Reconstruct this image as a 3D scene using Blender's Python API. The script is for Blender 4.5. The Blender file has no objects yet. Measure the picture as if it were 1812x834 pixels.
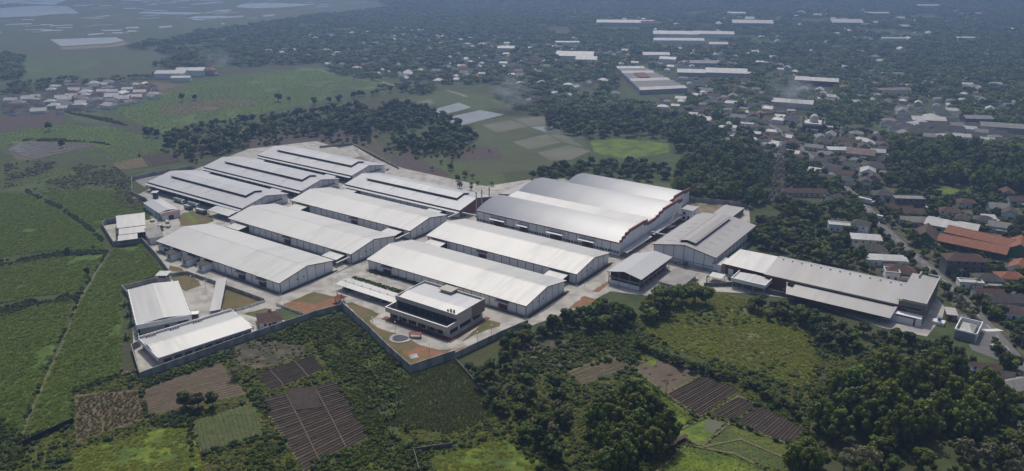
import bpy, bmesh, math, random
import numpy as np
from mathutils import Vector
random.seed(7); RNG = np.random.default_rng(7)
sc = bpy.context.scene
R = math.radians

# ---------------------------------------------------------------- camera, world, sun, exposure
FOC, PITCH, CAM_H = 1430.0, R(20.22), 190.0
cd = bpy.data.cameras.new('camera'); cam = bpy.data.objects.new('camera', cd)
sc.collection.objects.link(cam); sc.camera = cam
cam.location = (0, 0, CAM_H); cam.rotation_euler = (R(90) - PITCH, 0, 0)
cd.sensor_width = 36; cd.lens = 36 * FOC / 1812; cd.clip_start = 1; cd.clip_end = 30000
SUN_EL, SUN_AZ = R(58), R(-4)          # azimuth measured from +Y towards +X
wd = bpy.data.worlds.new('World'); sc.world = wd; wd.use_nodes = True
nt = wd.node_tree; bg = nt.nodes['Background']
sky = nt.nodes.new('ShaderNodeTexSky'); sky.sky_type = 'NISHITA'; sky.sun_disc = False
sky.sun_elevation = SUN_EL; sky.sun_rotation = SUN_AZ; sky.dust_density = 5.0; sky.ozone_density = 0.5; sky.altitude = 100
nt.links.new(sky.outputs[0], bg.inputs[0]); bg.inputs[1].default_value = 0.13
sl = bpy.data.lights.new('sun', 'SUN'); sl.energy = 3.8; sl.angle = R(0.6); sl.color = (1.0, 0.95, 0.85)
so = bpy.data.objects.new('sun', sl); sc.collection.objects.link(so)
sd = Vector((math.sin(SUN_AZ) * math.cos(SUN_EL), math.cos(SUN_AZ) * math.cos(SUN_EL), math.sin(SUN_EL)))
so.rotation_euler = (-sd).to_track_quat('-Z', 'Y').to_euler()
sc.view_settings.view_transform = 'Standard'; sc.view_settings.look = 'None'
sc.view_settings.exposure = -0.45; sc.view_settings.gamma = 1.0
sc.render.engine = 'CYCLES'
sc.cycles.max_bounces = 5; sc.cycles.diffuse_bounces = 3; sc.cycles.glossy_bounces = 2
sc.cycles.transmission_bounces = 3; sc.cycles.transparent_max_bounces = 6; sc.cycles.volume_bounces = 0
sc.cycles.use_denoising = True
HAZE_D = 3.6e-4

# ---------------------------------------------------------------- survey: photo point -> ground point
CP, SP = math.cos(PITCH), math.sin(PITCH)
def at(px, py, z=0.0):
    x = (px - 906) / FOC; y = (py - 417) / FOC
    d = (x, CP - y * SP, -SP - y * CP); t = (CAM_H - z) / -d[2]
    return Vector((d[0] * t, d[1] * t, z))
def pxm(x, y):                          # photo pixels per metre at a ground point
    return FOC / math.sqrt(x * x + y * y + CAM_H * CAM_H)
TH = R(-55.2); YAW = math.atan2(-math.cos(TH), -math.sin(TH))
EX = (-math.sin(TH), -math.cos(TH)); EY = (math.cos(TH), -math.sin(TH))
def uv(u, v, z=0.0):                    # factory grid -> world
    return Vector((u * EX[0] + v * EY[0], u * EX[1] + v * EY[1], z))

# ---------------------------------------------------------------- mesh and object helpers
COL = sc.collection
class MB:
    def __init__(s): s.v = []; s.f = []
    def add(s, vs, fs):
        n = len(s.v); s.v += [tuple(a) for a in vs]; s.f += [tuple(i + n for i in f) for f in fs]; return s
    def box(s, x0, y0, z0, x1, y1, z1):
        return s.add([(x0,y0,z0),(x1,y0,z0),(x1,y1,z0),(x0,y1,z0),(x0,y0,z1),(x1,y0,z1),(x1,y1,z1),(x0,y1,z1)],
                     [(0,3,2,1),(4,5,6,7),(0,1,5,4),(1,2,6,5),(2,3,7,6),(3,0,4,7)])
    def prism(s, prof, a0, a1, axis='x'):   # profile (p, z) extruded along x (p = y) or y (p = x)
        n = len(prof)
        if axis == 'x': vs = [(a0, p, z) for p, z in prof] + [(a1, p, z) for p, z in prof]
        else: vs = [(p, a0, z) for p, z in prof] + [(p, a1, z) for p, z in prof]
        return s.add(vs, [tuple(range(n))[::-1], tuple(range(n, 2*n))] + [(i, (i+1) % n, n+(i+1) % n, n+i) for i in range(n)])
    def slab(s, a, b, c, d, t):             # a sheet of thickness t under four corners
        up = [Vector(p) for p in (a, b, c, d)]; lo = [p - Vector((0, 0, t)) for p in up]
        return s.add(up + lo, [(0,1,2,3),(7,6,5,4),(0,4,5,1),(1,5,6,2),(2,6,7,3),(3,7,4,0)])
    def extr(s, poly, z0, z1):
        n = len(poly)
        return s.add([(x,y,z0) for x,y in poly] + [(x,y,z1) for x,y in poly],
                     [tuple(range(n))[::-1], tuple(range(n, 2*n))] + [(i,(i+1)%n,n+(i+1)%n,n+i) for i in range(n)])
    def bar(s, p, q, w):
        p = Vector(p); q = Vector(q); d = (q - p).normalized()
        a = d.cross(Vector((0,0,1)));
        if a.length < 1e-3: a = Vector((1,0,0))
        a.normalize(); b = d.cross(a); a *= w/2; b *= w/2
        return s.add([p-a-b,p+a-b,p+a+b,p-a+b,q-a-b,q+a-b,q+a+b,q-a+b],
                     [(0,3,2,1),(4,5,6,7),(0,1,5,4),(1,2,6,5),(2,3,7,6),(3,0,4,7)])
    def cyl(s, x, y, z0, z1, r, n=12, r1=None):
        r1 = r if r1 is None else r1
        c = [(math.cos(2*math.pi*i/n), math.sin(2*math.pi*i/n)) for i in range(n)]
        return s.add([(x+r*a,y+r*b,z0) for a,b in c]+[(x+r1*a,y+r1*b,z1) for a,b in c],
                     [tuple(range(n))[::-1], tuple(range(n,2*n))]+[(i,(i+1)%n,n+(i+1)%n,n+i) for i in range(n)])
    def dome(s, x, y, z, r, n=16, m=6, sz=1.0):
        vs = []; fs = []
        for j in range(m):
            t = j / m * math.pi / 2
            for i in range(n): vs.append((x+r*math.cos(t)*math.cos(2*math.pi*i/n), y+r*math.cos(t)*math.sin(2*math.pi*i/n), z+r*sz*math.sin(t)))
        vs.append((x, y, z + r*sz))
        for j in range(m-1):
            for i in range(n): fs.append((j*n+i, j*n+(i+1)%n, (j+1)*n+(i+1)%n, (j+1)*n+i))
        for i in range(n): fs.append(((m-1)*n+i, (m-1)*n+(i+1)%n, m*n))
        return s.add(vs, fs)
    def mesh(s, name, mat=None):
        me = bpy.data.meshes.new(name); me.from_pydata(s.v, [], s.f)
        if mat: me.materials.append(mat)
        return me
def mb(): return MB()
def link(name, me, parent=None, loc=None, rz=None):
    o = bpy.data.objects.new(name, me); COL.objects.link(o)
    if parent: o.parent = parent
    if loc is not None: o.location = loc
    if rz is not None: o.rotation_euler = (0, 0, rz)
    return o
def part(name, m, mat, parent, loc=None, rz=None, label=None):
    o = link(name, m.mesh(name, mat) if isinstance(m, MB) else m, parent, loc, rz)
    if label: o['label'] = label
    return o
def tag(o, label, cat, group=None):
    o['label'] = label; o['category'] = cat
    if group: o['group'] = group
    return o
def thing(name, label, cat, loc=(0,0,0), rz=0.0, group=None):
    return tag(link(name, None, None, loc, rz), label, cat, group)
def relabel(items):
    """say where in its group each of many look-alikes stands"""
    by = {}
    for o, x, y, s in items: by.setdefault(o['group'], []).append((o, x, y, s))
    for g, L in by.items():
        if len(L) < 3: continue
        xs = sorted(q[1]/max(q[2],1) for q in L); ys = sorted(q[2] for q in L); ss = sorted(q[3] for q in L); n = len(L)
        for o, x, y, s in L:
            a = 'left' if x/max(y,1) <= xs[n//3] else ('right' if x/max(y,1) > xs[2*n//3] else 'middle')
            b = 'front' if y <= ys[n//3] else ('back' if y > ys[2*n//3] else 'centre')
            z = 'small ' if s <= ss[n//3] else ('large ' if s > ss[2*n//3] else '')
            w = (z + o['label']).split(); w = w if len(w) <= 14 else o['label'].split(); o['label'] = ' '.join(w) + (', ' + b + ' ' + a if len(w) <= 14 else '')
def struct(name, me, mat=None):
    o = link(name, me.mesh(name, mat) if isinstance(me, MB) else me); o['kind'] = 'structure'; return o
def stuff(o, label=None):
    o['kind'] = 'stuff'
    if label: o['label'] = label
    return o

# ---------------------------------------------------------------- materials
def mat(name, c1, c2=None, scale=1.0, rough=0.8, metal=0.0, spec=0.3, bump=0.0, bscale=None, detail=4.0, lo=0.35, hi=0.65,
        stretch=None, rand=0.0, c3=None, scale3=0.02, coord='pos'):
    m = bpy.data.materials.new(name); m.use_nodes = True; t = m.node_tree; b = t.nodes['Principled BSDF']
    b.inputs['Roughness'].default_value = rough; b.inputs['Metallic'].default_value = metal
    b.inputs['Specular IOR Level'].default_value = spec
    N = t.nodes.new; Lk = t.links.new
    if coord == 'pos':
        src = N('ShaderNodeNewGeometry').outputs['Position']
    else:
        src = N('ShaderNodeTexCoord').outputs['Object']
    if stretch:
        mp = N('ShaderNodeMapping'); mp.inputs['Scale'].default_value = stretch; Lk(src, mp.inputs[0]); src = mp.outputs[0]
    col = None
    def noise(sca, det):
        n = N('ShaderNodeTexNoise'); n.inputs['Scale'].default_value = sca; n.inputs['Detail'].default_value = det
        Lk(src, n.inputs['Vector']); return n.outputs['Fac']
    def mix(fac, a, bcol):
        x = N('ShaderNodeMix'); x.data_type = 'RGBA'
        if hasattr(fac, 'is_linked') or not isinstance(fac, (int, float)): Lk(fac, x.inputs[0])
        else: x.inputs[0].default_value = fac
        for k, q in ((6, a), (7, bcol)):
            if isinstance(q, tuple): x.inputs[k].default_value = (*q, 1)
            else: Lk(q, x.inputs[k])
        return x.outputs[2]
    def ramp(fac, l, h):
        r = N('ShaderNodeMapRange'); r.inputs['From Min'].default_value = l; r.inputs['From Max'].default_value = h
        Lk(fac, r.inputs[0]); return r.outputs[0]
    if c2 is None: col = c1
    else: col = mix(ramp(noise(scale, detail), lo, hi), c1, c2)
    if c3 is not None: col = mix(ramp(noise(scale3, 2.0), 0.42, 0.62), col, c3)
    if rand:
        oi = N('ShaderNodeObjectInfo'); hs = N('ShaderNodeHueSaturation')
        r1 = N('ShaderNodeMapRange'); r1.inputs['To Min'].default_value = 1 - rand; r1.inputs['To Max'].default_value = 1 + rand
        Lk(oi.outputs['Random'], r1.inputs[0]); Lk(r1.outputs[0], hs.inputs['Value'])
        w = N('ShaderNodeTexWhiteNoise'); w.noise_dimensions = '1D'; Lk(oi.outputs['Random'], w.inputs['W'])
        r2 = N('ShaderNodeMapRange'); r2.inputs['To Min'].default_value = 0.5 - rand*0.07; r2.inputs['To Max'].default_value = 0.5 + rand*0.06
        Lk(w.outputs[0], r2.inputs[0]); Lk(r2.outputs[0], hs.inputs['Hue'])
        if isinstance(col, tuple): hs.inputs['Color'].default_value = (*col, 1)
        else: Lk(col, hs.inputs['Color'])
        col = hs.outputs[0]
    if isinstance(col, tuple): b.inputs['Base Color'].default_value = (*col, 1)
    else: Lk(col, b.inputs['Base Color'])
    if bump:
        bp = N('ShaderNodeBump'); bp.inputs['Strength'].default_value = min(1.0, bump); bp.inputs['Distance'].default_value = max(1.0, bump)
        Lk(noise(bscale or scale, 3.0), bp.inputs['Height']); Lk(bp.outputs[0], b.inputs['Normal'])
    return m
def leafmat(name, c1, c2, rand=0.35, trans=0.22, tcol=None, scale=0.25):
    m = mat(name, c1, c2, scale=scale, rough=0.55, spec=0.25, rand=rand, coord='obj')
    t = m.node_tree; b = t.nodes['Principled BSDF']; out = t.nodes['Material Output']
    tr = t.nodes.new('ShaderNodeBsdfTranslucent'); mx = t.nodes.new('ShaderNodeMixShader'); mx.inputs[0].default_value = trans
    src = b.inputs['Base Color'].links[0].from_socket
    g = t.nodes.new('ShaderNodeMix'); g.data_type = 'RGBA'; g.blend_type = 'MULTIPLY'; g.inputs[0].default_value = 1
    g.inputs[7].default_value = (*(tcol or (1.5, 1.5, 0.7)), 1); t.links.new(src, g.inputs[6]); t.links.new(g.outputs[2], tr.inputs[0])
    t.links.new(b.outputs[0], mx.inputs[1]); t.links.new(tr.outputs[0], mx.inputs[2]); t.links.new(mx.outputs[0], out.inputs[0])
    return m
M = {}
# metal sheet roofs: coated steel, weathered in long bands of sheets
M['roof_white'] = mat('roof_white', (.375,.38,.385), (.44,.445,.45), scale=.05, rough=.62, metal=.58, spec=.4, stretch=(1,.05,1), lo=.42, hi=.58, coord='obj', c3=(.43,.433,.435), scale3=.35)
M['roof_grey'] = mat('roof_grey', (.34,.35,.375), (.41,.42,.445), scale=.05, rough=.62, metal=.56, spec=.4, stretch=(1,.06,1), coord='obj', c3=(.365,.375,.40), scale3=.3)
M['roof_arch'] = mat('roof_arch', (.56,.565,.57), (.61,.615,.62), scale=.06, rough=.64, metal=.34, spec=.4, stretch=(1,.05,1), coord='obj')
M['roof_old'] = mat('roof_old', (.30,.30,.31), (.38,.38,.38), scale=.1, rough=.55, metal=.2, spec=.4, stretch=(1,.08,1), coord='obj', c3=(.33,.32,.31), scale3=.2)
M['roof_dull'] = mat('roof_dull', (.20,.195,.19), (.29,.28,.27), scale=.15, rough=.7, coord='obj')
M['white_wall'] = mat('white_wall', (.78,.785,.79), (.86,.865,.87), scale=.12, rough=.7, stretch=(1,1,.25), coord='obj')
M['white_paint'] = mat('white_paint', (.76,.76,.76), (.84,.84,.83), scale=.3, rough=.6)
M['cream_wall'] = mat('cream_wall', (.50,.47,.41), (.58,.55,.49), scale=.2, rough=.75)
M['grey_wall'] = mat('grey_wall', (.30,.30,.31), (.37,.37,.37), scale=.2, rough=.75)
M['brown_clad'] = mat('brown_clad', (.16,.135,.105), (.20,.17,.13), scale=.4, rough=.6)
M['taupe'] = mat('taupe', (.42,.39,.345), (.47,.44,.39), scale=.2, rough=.65)
M['trim_red'] = mat('trim_red', (.19,.045,.035), (.23,.06,.045), scale=.4, rough=.55)
M['maroon'] = mat('maroon', (.10,.028,.026), (.14,.04,.035), scale=.5, rough=.6)
M['fascia'] = mat('fascia', (.09,.05,.045), (.12,.07,.06), scale=.5, rough=.6)
M['column'] = mat('column', (.13,.12,.12), (.18,.17,.165), scale=.5, rough=.7)
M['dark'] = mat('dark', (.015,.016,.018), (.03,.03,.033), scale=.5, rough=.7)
M['glass'] = mat('glass', (.015,.02,.028), (.03,.035,.045), scale=.3, rough=.08, spec=.6)
M['steel'] = mat('steel', (.30,.31,.33), (.42,.42,.43), scale=.7, rough=.45, metal=.4)
M['tower_paint'] = mat('tower_paint', (.40,.30,.29), (.48,.47,.47), scale=.08, rough=.5, stretch=(.01,.01,1), lo=.48, hi=.52)
M['concrete'] = mat('concrete', (.38,.365,.335), (.48,.46,.42), scale=.05, rough=.9, spec=.2, c3=(.31,.295,.27), scale3=.14, detail=8, lo=.3, hi=.7)
M['wall_concrete'] = mat('wall_concrete', (.30,.30,.295), (.44,.43,.415), scale=.5, rough=.9, stretch=(1,1,.2), c3=(.22,.22,.215), scale3=.25)
M['asphalt'] = mat('asphalt', (.11,.11,.112), (.16,.158,.155), scale=.3, rough=.85, c3=(.13,.13,.13), scale3=.05)
M['marking'] = mat('marking', (.60,.60,.58), (.70,.70,.68), scale=2, rough=.7)
M['dirt'] = mat('dirt', (.20,.155,.11), (.28,.22,.16), scale=.4, rough=.95, c3=(.16,.14,.085), scale3=.12)
M['laterite'] = mat('laterite', (.22,.10,.055), (.30,.155,.09), scale=.5, rough=.95, c3=(.17,.12,.06), scale3=.25)
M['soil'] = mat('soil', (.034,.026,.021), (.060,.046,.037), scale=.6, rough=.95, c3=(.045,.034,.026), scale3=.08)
M['soil_tan'] = mat('soil_tan', (.115,.088,.056), (.165,.125,.082), scale=.5, rough=.95, c3=(.10,.088,.048), scale3=.12)
M['soil_purple'] = mat('soil_purple', (.06,.045,.04), (.09,.068,.06), scale=.3, rough=.95)
M['stubble'] = mat('stubble', (.10,.076,.053), (.15,.115,.08), scale=.8, rough=.95, c3=(.10,.082,.055), scale3=.15)
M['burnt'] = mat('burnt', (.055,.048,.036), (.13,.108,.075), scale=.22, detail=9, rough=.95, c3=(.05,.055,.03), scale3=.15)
M['ground'] = mat('ground', (.040,.058,.018), (.070,.088,.030), scale=.08, rough=.95, bump=.6, bscale=.3, c3=(.055,.058,.027), scale3=.01)
M['grass'] = mat('grass', (.050,.078,.022), (.085,.115,.032), scale=.25, rough=.9, bump=.8, bscale=.6, c3=(.062,.080,.026), scale3=.03)
M['meadow'] = mat('meadow', (.070,.098,.018), (.115,.135,.026), scale=.2, rough=.9, bump=1., bscale=.4, c3=(.075,.085,.026), scale3=.03)
M['lush'] = mat('lush', (.095,.145,.014), (.15,.20,.022), scale=.35, rough=.9, bump=1., bscale=.5, c3=(.06,.10,.02), scale3=.08)
M['lawn'] = mat('lawn', (.085,.090,.030), (.13,.12,.048), scale=.25, rough=.95, c3=(.16,.115,.06), scale3=.09)
M['cane_ground'] = mat('cane_ground', (.050,.095,.012), (.090,.14,.02), scale=.15, rough=.9, bump=1., bscale=.5)
M['green_field'] = mat('green_field', (.060,.110,.020), (.105,.155,.030), scale=.10, rough=.9, c3=(.064,.092,.028), scale3=.012, stretch=(1,.4,1), detail=7, lo=.3, hi=.7)
M['dull_field'] = mat('dull_field', (.044,.064,.024), (.082,.095,.036), scale=.05, rough=.9, c3=(.072,.076,.036), scale3=.007, stretch=(.5,1,1), detail=7, lo=.3, hi=.7)
M['paddy'] = mat('paddy', (.085,.088,.055), (.13,.125,.085), scale=.06, rough=.7, c3=(.07,.082,.04), scale3=.03)
M['bund'] = mat('bund', (.10,.105,.045), (.15,.14,.075), scale=.5, rough=.95)
M['water'] = mat('water', (.34,.345,.34), (.42,.42,.41), scale=.03, rough=.08, spec=.8)  # silty water, base paled to add the brightness of reflected sky
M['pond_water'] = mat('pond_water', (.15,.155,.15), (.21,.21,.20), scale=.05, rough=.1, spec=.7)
M['yard_mix'] = mat('yard_mix', (.045,.06,.024), (.15,.125,.09), scale=.09, rough=.95, detail=9, lo=.38, hi=.62, c3=(.075,.075,.04), scale3=.02)
M['tile_orange'] = mat('tile_orange', (.20,.082,.046), (.28,.125,.075), scale=.5, rough=.8, coord='obj', c3=(.22,.085,.05), scale3=.3)
M['tile_brown'] = mat('tile_brown', (.075,.042,.034), (.12,.07,.055), scale=.6, rough=.85, coord='obj', c3=(.08,.055,.048), scale3=.3)
M['tile_dark'] = mat('tile_dark', (.045,.042,.042), (.085,.078,.074), scale=.6, rough=.8, coord='obj')
M['asbestos'] = mat('asbestos', (.19,.19,.19), (.27,.265,.26), scale=.4, rough=.85, coord='obj', c3=(.2,.19,.18), scale3=.3)
M['zinc'] = mat('zinc', (.33,.34,.35), (.46,.47,.48), scale=.3, rough=.6, metal=.2, coord='obj', c3=(.36,.35,.34), scale3=.12)
M['rust'] = mat('rust', (.13,.085,.065), (.23,.17,.14), scale=.3, rough=.7, coord='obj')
M['green_paint'] = mat('green_paint', (.05,.15,.035), (.07,.19,.045), scale=.4, rough=.7)
M['teal_paint'] = mat('teal_paint', (.05,.10,.075), (.07,.13,.095), scale=.4, rough=.7)
M['tank_blue'] = mat('tank_blue', (.03,.07,.25), (.04,.09,.30), scale=.5, rough=.4)
M['tarp_blue'] = mat('tarp_blue', (.16,.22,.24), (.24,.30,.31), scale=.6, rough=.7)
M['orange_paint'] = mat('orange_paint', (.55,.13,.04), (.6,.17,.06), scale=.6, rough=.5)
M['rubber'] = mat('rubber', (.012,.012,.013), (.02,.02,.02), scale=2, rough=.8)
M['car_white'] = mat('car_white', (.62,.63,.64), (.66,.67,.68), scale=.5, rough=.25, spec=.5)
M['car_dark'] = mat('car_dark', (.03,.032,.036), (.04,.042,.046), scale=.5, rough=.25, spec=.5)
M['car_silver'] = mat('car_silver', (.30,.31,.32), (.34,.35,.36), scale=.5, rough=.3, metal=.4)
M['bark'] = mat('bark', (.07,.055,.042), (.12,.10,.08), scale=1.5, rough=.95)
M['leaf_mid'] = leafmat('leaf_mid', (.056,.092,.010), (.125,.155,.018))
M['leaf_dark'] = leafmat('leaf_dark', (.032,.064,.013), (.074,.108,.020))
M['leaf_bamboo'] = leafmat('leaf_bamboo', (.064,.108,.010), (.135,.172,.018))
M['leaf_pale'] = leafmat('leaf_pale', (.075,.090,.040), (.12,.13,.06), trans=.2)
M['leaf_far'] = leafmat('leaf_far', (.064,.108,.018), (.135,.175,.032), rand=.45)  # lightened so distant crowns carry some of the haze in their colour
M['leaf_dry'] = leafmat('leaf_dry', (.10,.104,.055), (.165,.16,.09), trans=.15)
M['leaf_cane'] = leafmat('leaf_cane', (.105,.165,.012), (.20,.25,.030), rand=.25, scale=.4, trans=.5)
M['leaf_lush'] = leafmat('leaf_lush', (.155,.185,.010), (.24,.26,.020), rand=.25, trans=.5)
M['leaf_corn'] = leafmat('leaf_corn', (.075,.108,.030), (.14,.165,.05), rand=.3, trans=.5)
M['leaf_cornd'] = leafmat('leaf_cornd', (.10,.092,.045), (.15,.13,.07), rand=.3, trans=.5)
M['leaf_banana'] = leafmat('leaf_banana', (.055,.10,.018), (.085,.14,.028), rand=.25)
# ---------------------------------------------------------------- ground, fields, water, roads
struct('ground', mb().add([(-9000,-400,0),(9000,-400,0),(9000,11000,0),(-9000,11000,0)], [(0,1,2,3)]), M['ground'])
def ppoly(pts, z=0.0): return [at(x, y, 0) + Vector((0, 0, z)) for x, y in pts]
def sheet(name, pts, m, z=.03, densify=0.0):
    P = ppoly(pts, z)
    if densify:                                   # ragged hand-made edge
        Q = []
        for i, p in enumerate(P):
            q = P[(i+1) % len(P)]; n = max(1, int((q-p).length / densify))
            for k in range(n):
                w = p.lerp(q, k/n)
                if k: w += Vector((random.uniform(-1,1), random.uniform(-1,1), 0)) * densify * .18
                Q.append(w)
        P = Q
    return struct(name, mb().add(P, [tuple(range(len(P)))]), m)
def strip(name, pts, w, m, z, world=False, kind='structure'):
    P = [Vector(p) for p in pts] if world else [at(*p) for p in pts]
    L, Rr = [], []
    for i, p in enumerate(P):
        d = (P[min(i+1, len(P)-1)] - P[max(i-1, 0)]); d.z = 0; d.normalize(); n = Vector((-d.y, d.x, 0))
        ww = w if not isinstance(w, (list, tuple)) else w[i]
        L.append(p + n*ww/2 + Vector((0,0,z))); Rr.append(p - n*ww/2 + Vector((0,0,z)))
    k = len(P); m_ = mb().add(L + Rr, [(i, k+i, k+i+1, i+1) for i in range(k-1)])
    return struct(name, m_, m)

# far plain with flooded rice terraces (top left)
sheet('far_plain', [(-500,-40),(900,-30),(700,12),(560,26),(430,46),(300,62),(215,82),(120,92),(0,98),(-300,110)], M['dull_field'], .05)
PLAIN = [(-200,-18),(690,-10),(560,20),(470,38),(300,52),(120,66),(-100,66)]
def pip(x, y, poly):
    c = False; j = len(poly)-1
    for i in range(len(poly)):
        xi, yi = poly[i]; xj, yj = poly[j]
        if (yi > y) != (yj > y) and x < (xj-xi)*(y-yi)/(yj-yi)+xi: c = not c
        j = i
    return c
big = [[(-60,6),(30,6),(95,9),(118,0),(130,-6),(60,-9),(-60,-3)], [(0,31),(58,29),(100,25),(140,24),(120,11),(70,10),(-20,16),(-20,30)],
       [(418,13),(455,15),(505,13),(560,8),(470,5),(425,8)], [(0,20),(60,22),(52,19),(5,17)], [(245,24),(330,26),(380,23),(250,21)], [(330,33),(400,31),(398,28),(345,29)]]
for k, pg in enumerate(big):
    if k == 3: continue
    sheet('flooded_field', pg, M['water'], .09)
random.seed(3)
for k in range(230):
    x, y = random.uniform(-60, 690), random.uniform(-14, 62)
    if not pip(x, y, PLAIN): continue
    w = random.uniform(6, 46); h = random.uniform(.35, 1.5) * (1 + max(0, y)/40); s = random.uniform(-.1, .04)
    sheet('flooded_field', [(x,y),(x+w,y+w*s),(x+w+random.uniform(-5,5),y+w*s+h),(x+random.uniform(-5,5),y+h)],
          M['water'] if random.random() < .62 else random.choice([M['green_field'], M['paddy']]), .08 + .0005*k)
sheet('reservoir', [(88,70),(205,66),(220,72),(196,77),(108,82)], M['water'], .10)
sheet('reservoir_bank', [(104,84),(197,79),(222,74),(226,78),(205,83),(110,88)], M['dirt'], .07)
sheet('field', [(-20,100),(95,90),(215,84),(330,100),(318,108),(270,128),(150,142),(0,150)], M['dull_field'], .04, 20)
sheet('field', [(25,112),(150,98),(190,108),(150,122),(60,138)], M['green_field'], .075, 20)
# large green fields at left
sheet('field', [(200,192),(285,160),(345,142),(430,132),(545,120),(575,122),(600,136),(650,140),(690,150),(655,158),(595,160),(560,182),(430,206),(330,222),(285,235),(232,215)], M['green_field'], .05, 15)
sheet('field', [(285,186),(360,179),(430,175),(462,182),(400,192),(320,204),(280,202)], M['soil_tan'], .08, 10)
sheet('field', [(210,150),(272,145),(345,152),(300,164),(250,172),(215,165)], M['soil_tan'], .085, 12)
sheet('field', [(0,205),(95,198),(120,208),(100,222),(0,236)], M['soil_purple'], .07, 12)
sheet('field', [(90,196),(150,188),(210,214),(190,226),(130,212)], M['dull_field'], .06, 12)
sheet('field', [(-30,236),(105,222),(205,226),(285,250),(296,262),(205,292),(180,262),(60,250),(-30,262)], M['green_field'], .055, 12)
sheet('field', [(-40,300),(60,298),(200,296),(232,318),(228,340),(60,338),(-40,338)], M['grass'], .045, 12)
# seed beds under white sheeting
sheet('seedbed_ground', [(14,266),(32,252),(100,248),(178,256),(120,270),(60,284),(30,284)], M['stubble'], .08)
# cane
CANE = [[(203,440),(250,433),(288,482),(214,514),(212,662),(128,690),(128,746),(46,768),(103,628),(143,534),(170,490)],
        [(-30,565),(60,542),(130,528),(95,625),(36,768),(-30,790)],
        [(-30,474),(60,460),(105,455),(186,450),(135,518),(60,524),(-30,544)],
        [(-30,342),(48,342),(108,374),(172,420),(184,442),(105,443),(60,448),(-30,460)],
        [(70,338),(150,336),(232,340),(236,352),(262,368),(270,390),(182,392),(174,412),(112,368)],
        [(20,285),(60,258),(205,296),(232,316),(150,330),(60,332)]]
for c in CANE[:5]: sheet('cane_field', c, M['cane_ground'], .06, 8)
strip('footpath', [(38,772),(48,742),(72,690),(102,628),(128,566),(142,530),(166,490),(192,446)], [1.4]*8, M['bund'], .09)
# centre: ponds and rice plots
sheet('pond', [(748,199),(812,182),(834,190),(768,209)], M['pond_water'], .08)
sheet('pond', [(768,213),(850,195),(892,203),(806,225)], M['pond_water'], .08); strip('pond_dyke', [(766,209),(800,200),(836,192),(850,195)], 4, M['grass'], .12)
sheet('pond', [(722,186),(760,176),(770,182),(752,190)], M['paddy'], .08)
sheet('field', [(690,180),(770,162),(905,170),(900,190),(840,196),(770,186),(720,192)], M['grass'], .05, 12)
pads = [[(852,222),(905,212),(935,224),(880,236)],[(905,211),(960,206),(985,222),(937,224)],[(880,237),(936,225),(968,236),(905,250)],
        [(937,225),(985,222),(1000,238),(970,236)],[(905,251),(968,237),(995,252),(935,266)],[(970,237),(1002,240),(1036,262),(998,252)],
        [(875,262),(930,268),(955,282),(890,280)],[(936,267),(996,253),(1036,264),(1000,280),(960,282)],[(890,282),(955,284),(930,300),(860,298)]]
for k, p in enumerate(pads):
    cx = sum(a for a,b in p)/4; cy = sum(b for a,b in p)/4
    sheet('rice_plot', [(cx+(a-cx)*.95, cy+(b-cy)*.95) for a,b in p], M[['paddy','paddy','dull_field','pond_water','paddy','paddy','dull_field','paddy','dull_field'][k]], .07 + .002*k)
sheet('field', [(840,216),(905,206),(1000,206),(1045,264),(960,300),(840,310)], M['dull_field'], .045, 10)
sheet('field', [(780,266),(850,262),(880,284),(900,330),(860,345),(790,335),(720,300)], M['grass'], .04, 8)
sheet('field', [(770,270),(860,258),(900,265),(885,282),(800,286)], M['soil_purple'], .06, 8)
sheet('field', [(690,278),(720,268),(800,312),(760,316),(700,292)], M['soil_purple'], .065, 8)
sheet('field', [(600,238),(655,240),(690,262),(720,300),(690,300),(655,275),(590,256)], M['burnt'], .05, 8)
sheet('field', [(430,240),(600,232),(650,250),(590,258),(470,262),(430,262)], M['soil_purple'], .055, 8)
sheet('field', [(1046,250),(1100,246),(1182,254),(1185,270),(1110,282),(1052,270)], M['lush'], .05, 8)
sheet('field', [(1070,322),(1130,318),(1210,330),(1210,346),(1120,330)], M['meadow'], .05, 8)
sheet('field', [(1640,345),(1672,330),(1715,334),(1700,350),(1660,358)], M['lush'], .06, 8)
# striped plots beyond the west fence, furrowed plots in the foreground
def plot(quad, n, m1, m2, h=.35, rows='ab', z=.05, duty=.8, seg=10):
    a, b, c, d = [at(*q) for q in quad]
    if rows == 'bc': a, b, c, d = b, c, d, a
    m = bpy.data.meshes.new('furrowed_plot'); vs = []; fs = []; mi = []
    prof = [(0,0),(duty*.25,1),(duty*.75,1),(duty,0),(1,0)]
    ph = [random.uniform(-.12,.12) for _ in range(n+1)]
    for r in range(n):
        base = len(vs)
        for t, zz in prof:
            for s in range(seg+1):
                tt = (r + t + ph[r]*(0 < t < 1)) / n; ss = s/seg
                p = a.lerp(b, ss).lerp(d.lerp(c, ss), tt)
                vs.append((p.x + random.uniform(-.05,.05), p.y + random.uniform(-.08,.08), z + h*zz*random.uniform(.75,1.15)))
        for k in range(4):
            for s in range(seg):
                i = base + k*(seg+1) + s
                fs.append((i, i+1, i+seg+2, i+seg+1)); mi.append(1 if k == 3 else 0)
    m.from_pydata(vs, [], fs); m.materials.append(m1); m.materials.append(m2); m.polygons.foreach_set('material_index', mi); m.update()
    return struct('furrowed_plot', m)
random.seed(5)
plot([(453,661),(553,630),(573,653),(478,692)], 12, M['soil'], M['stubble'], seg=12)
plot([(458,708),(594,676),(652,772),(541,836)], 30, M['soil'], M['stubble'], seg=14)
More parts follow.
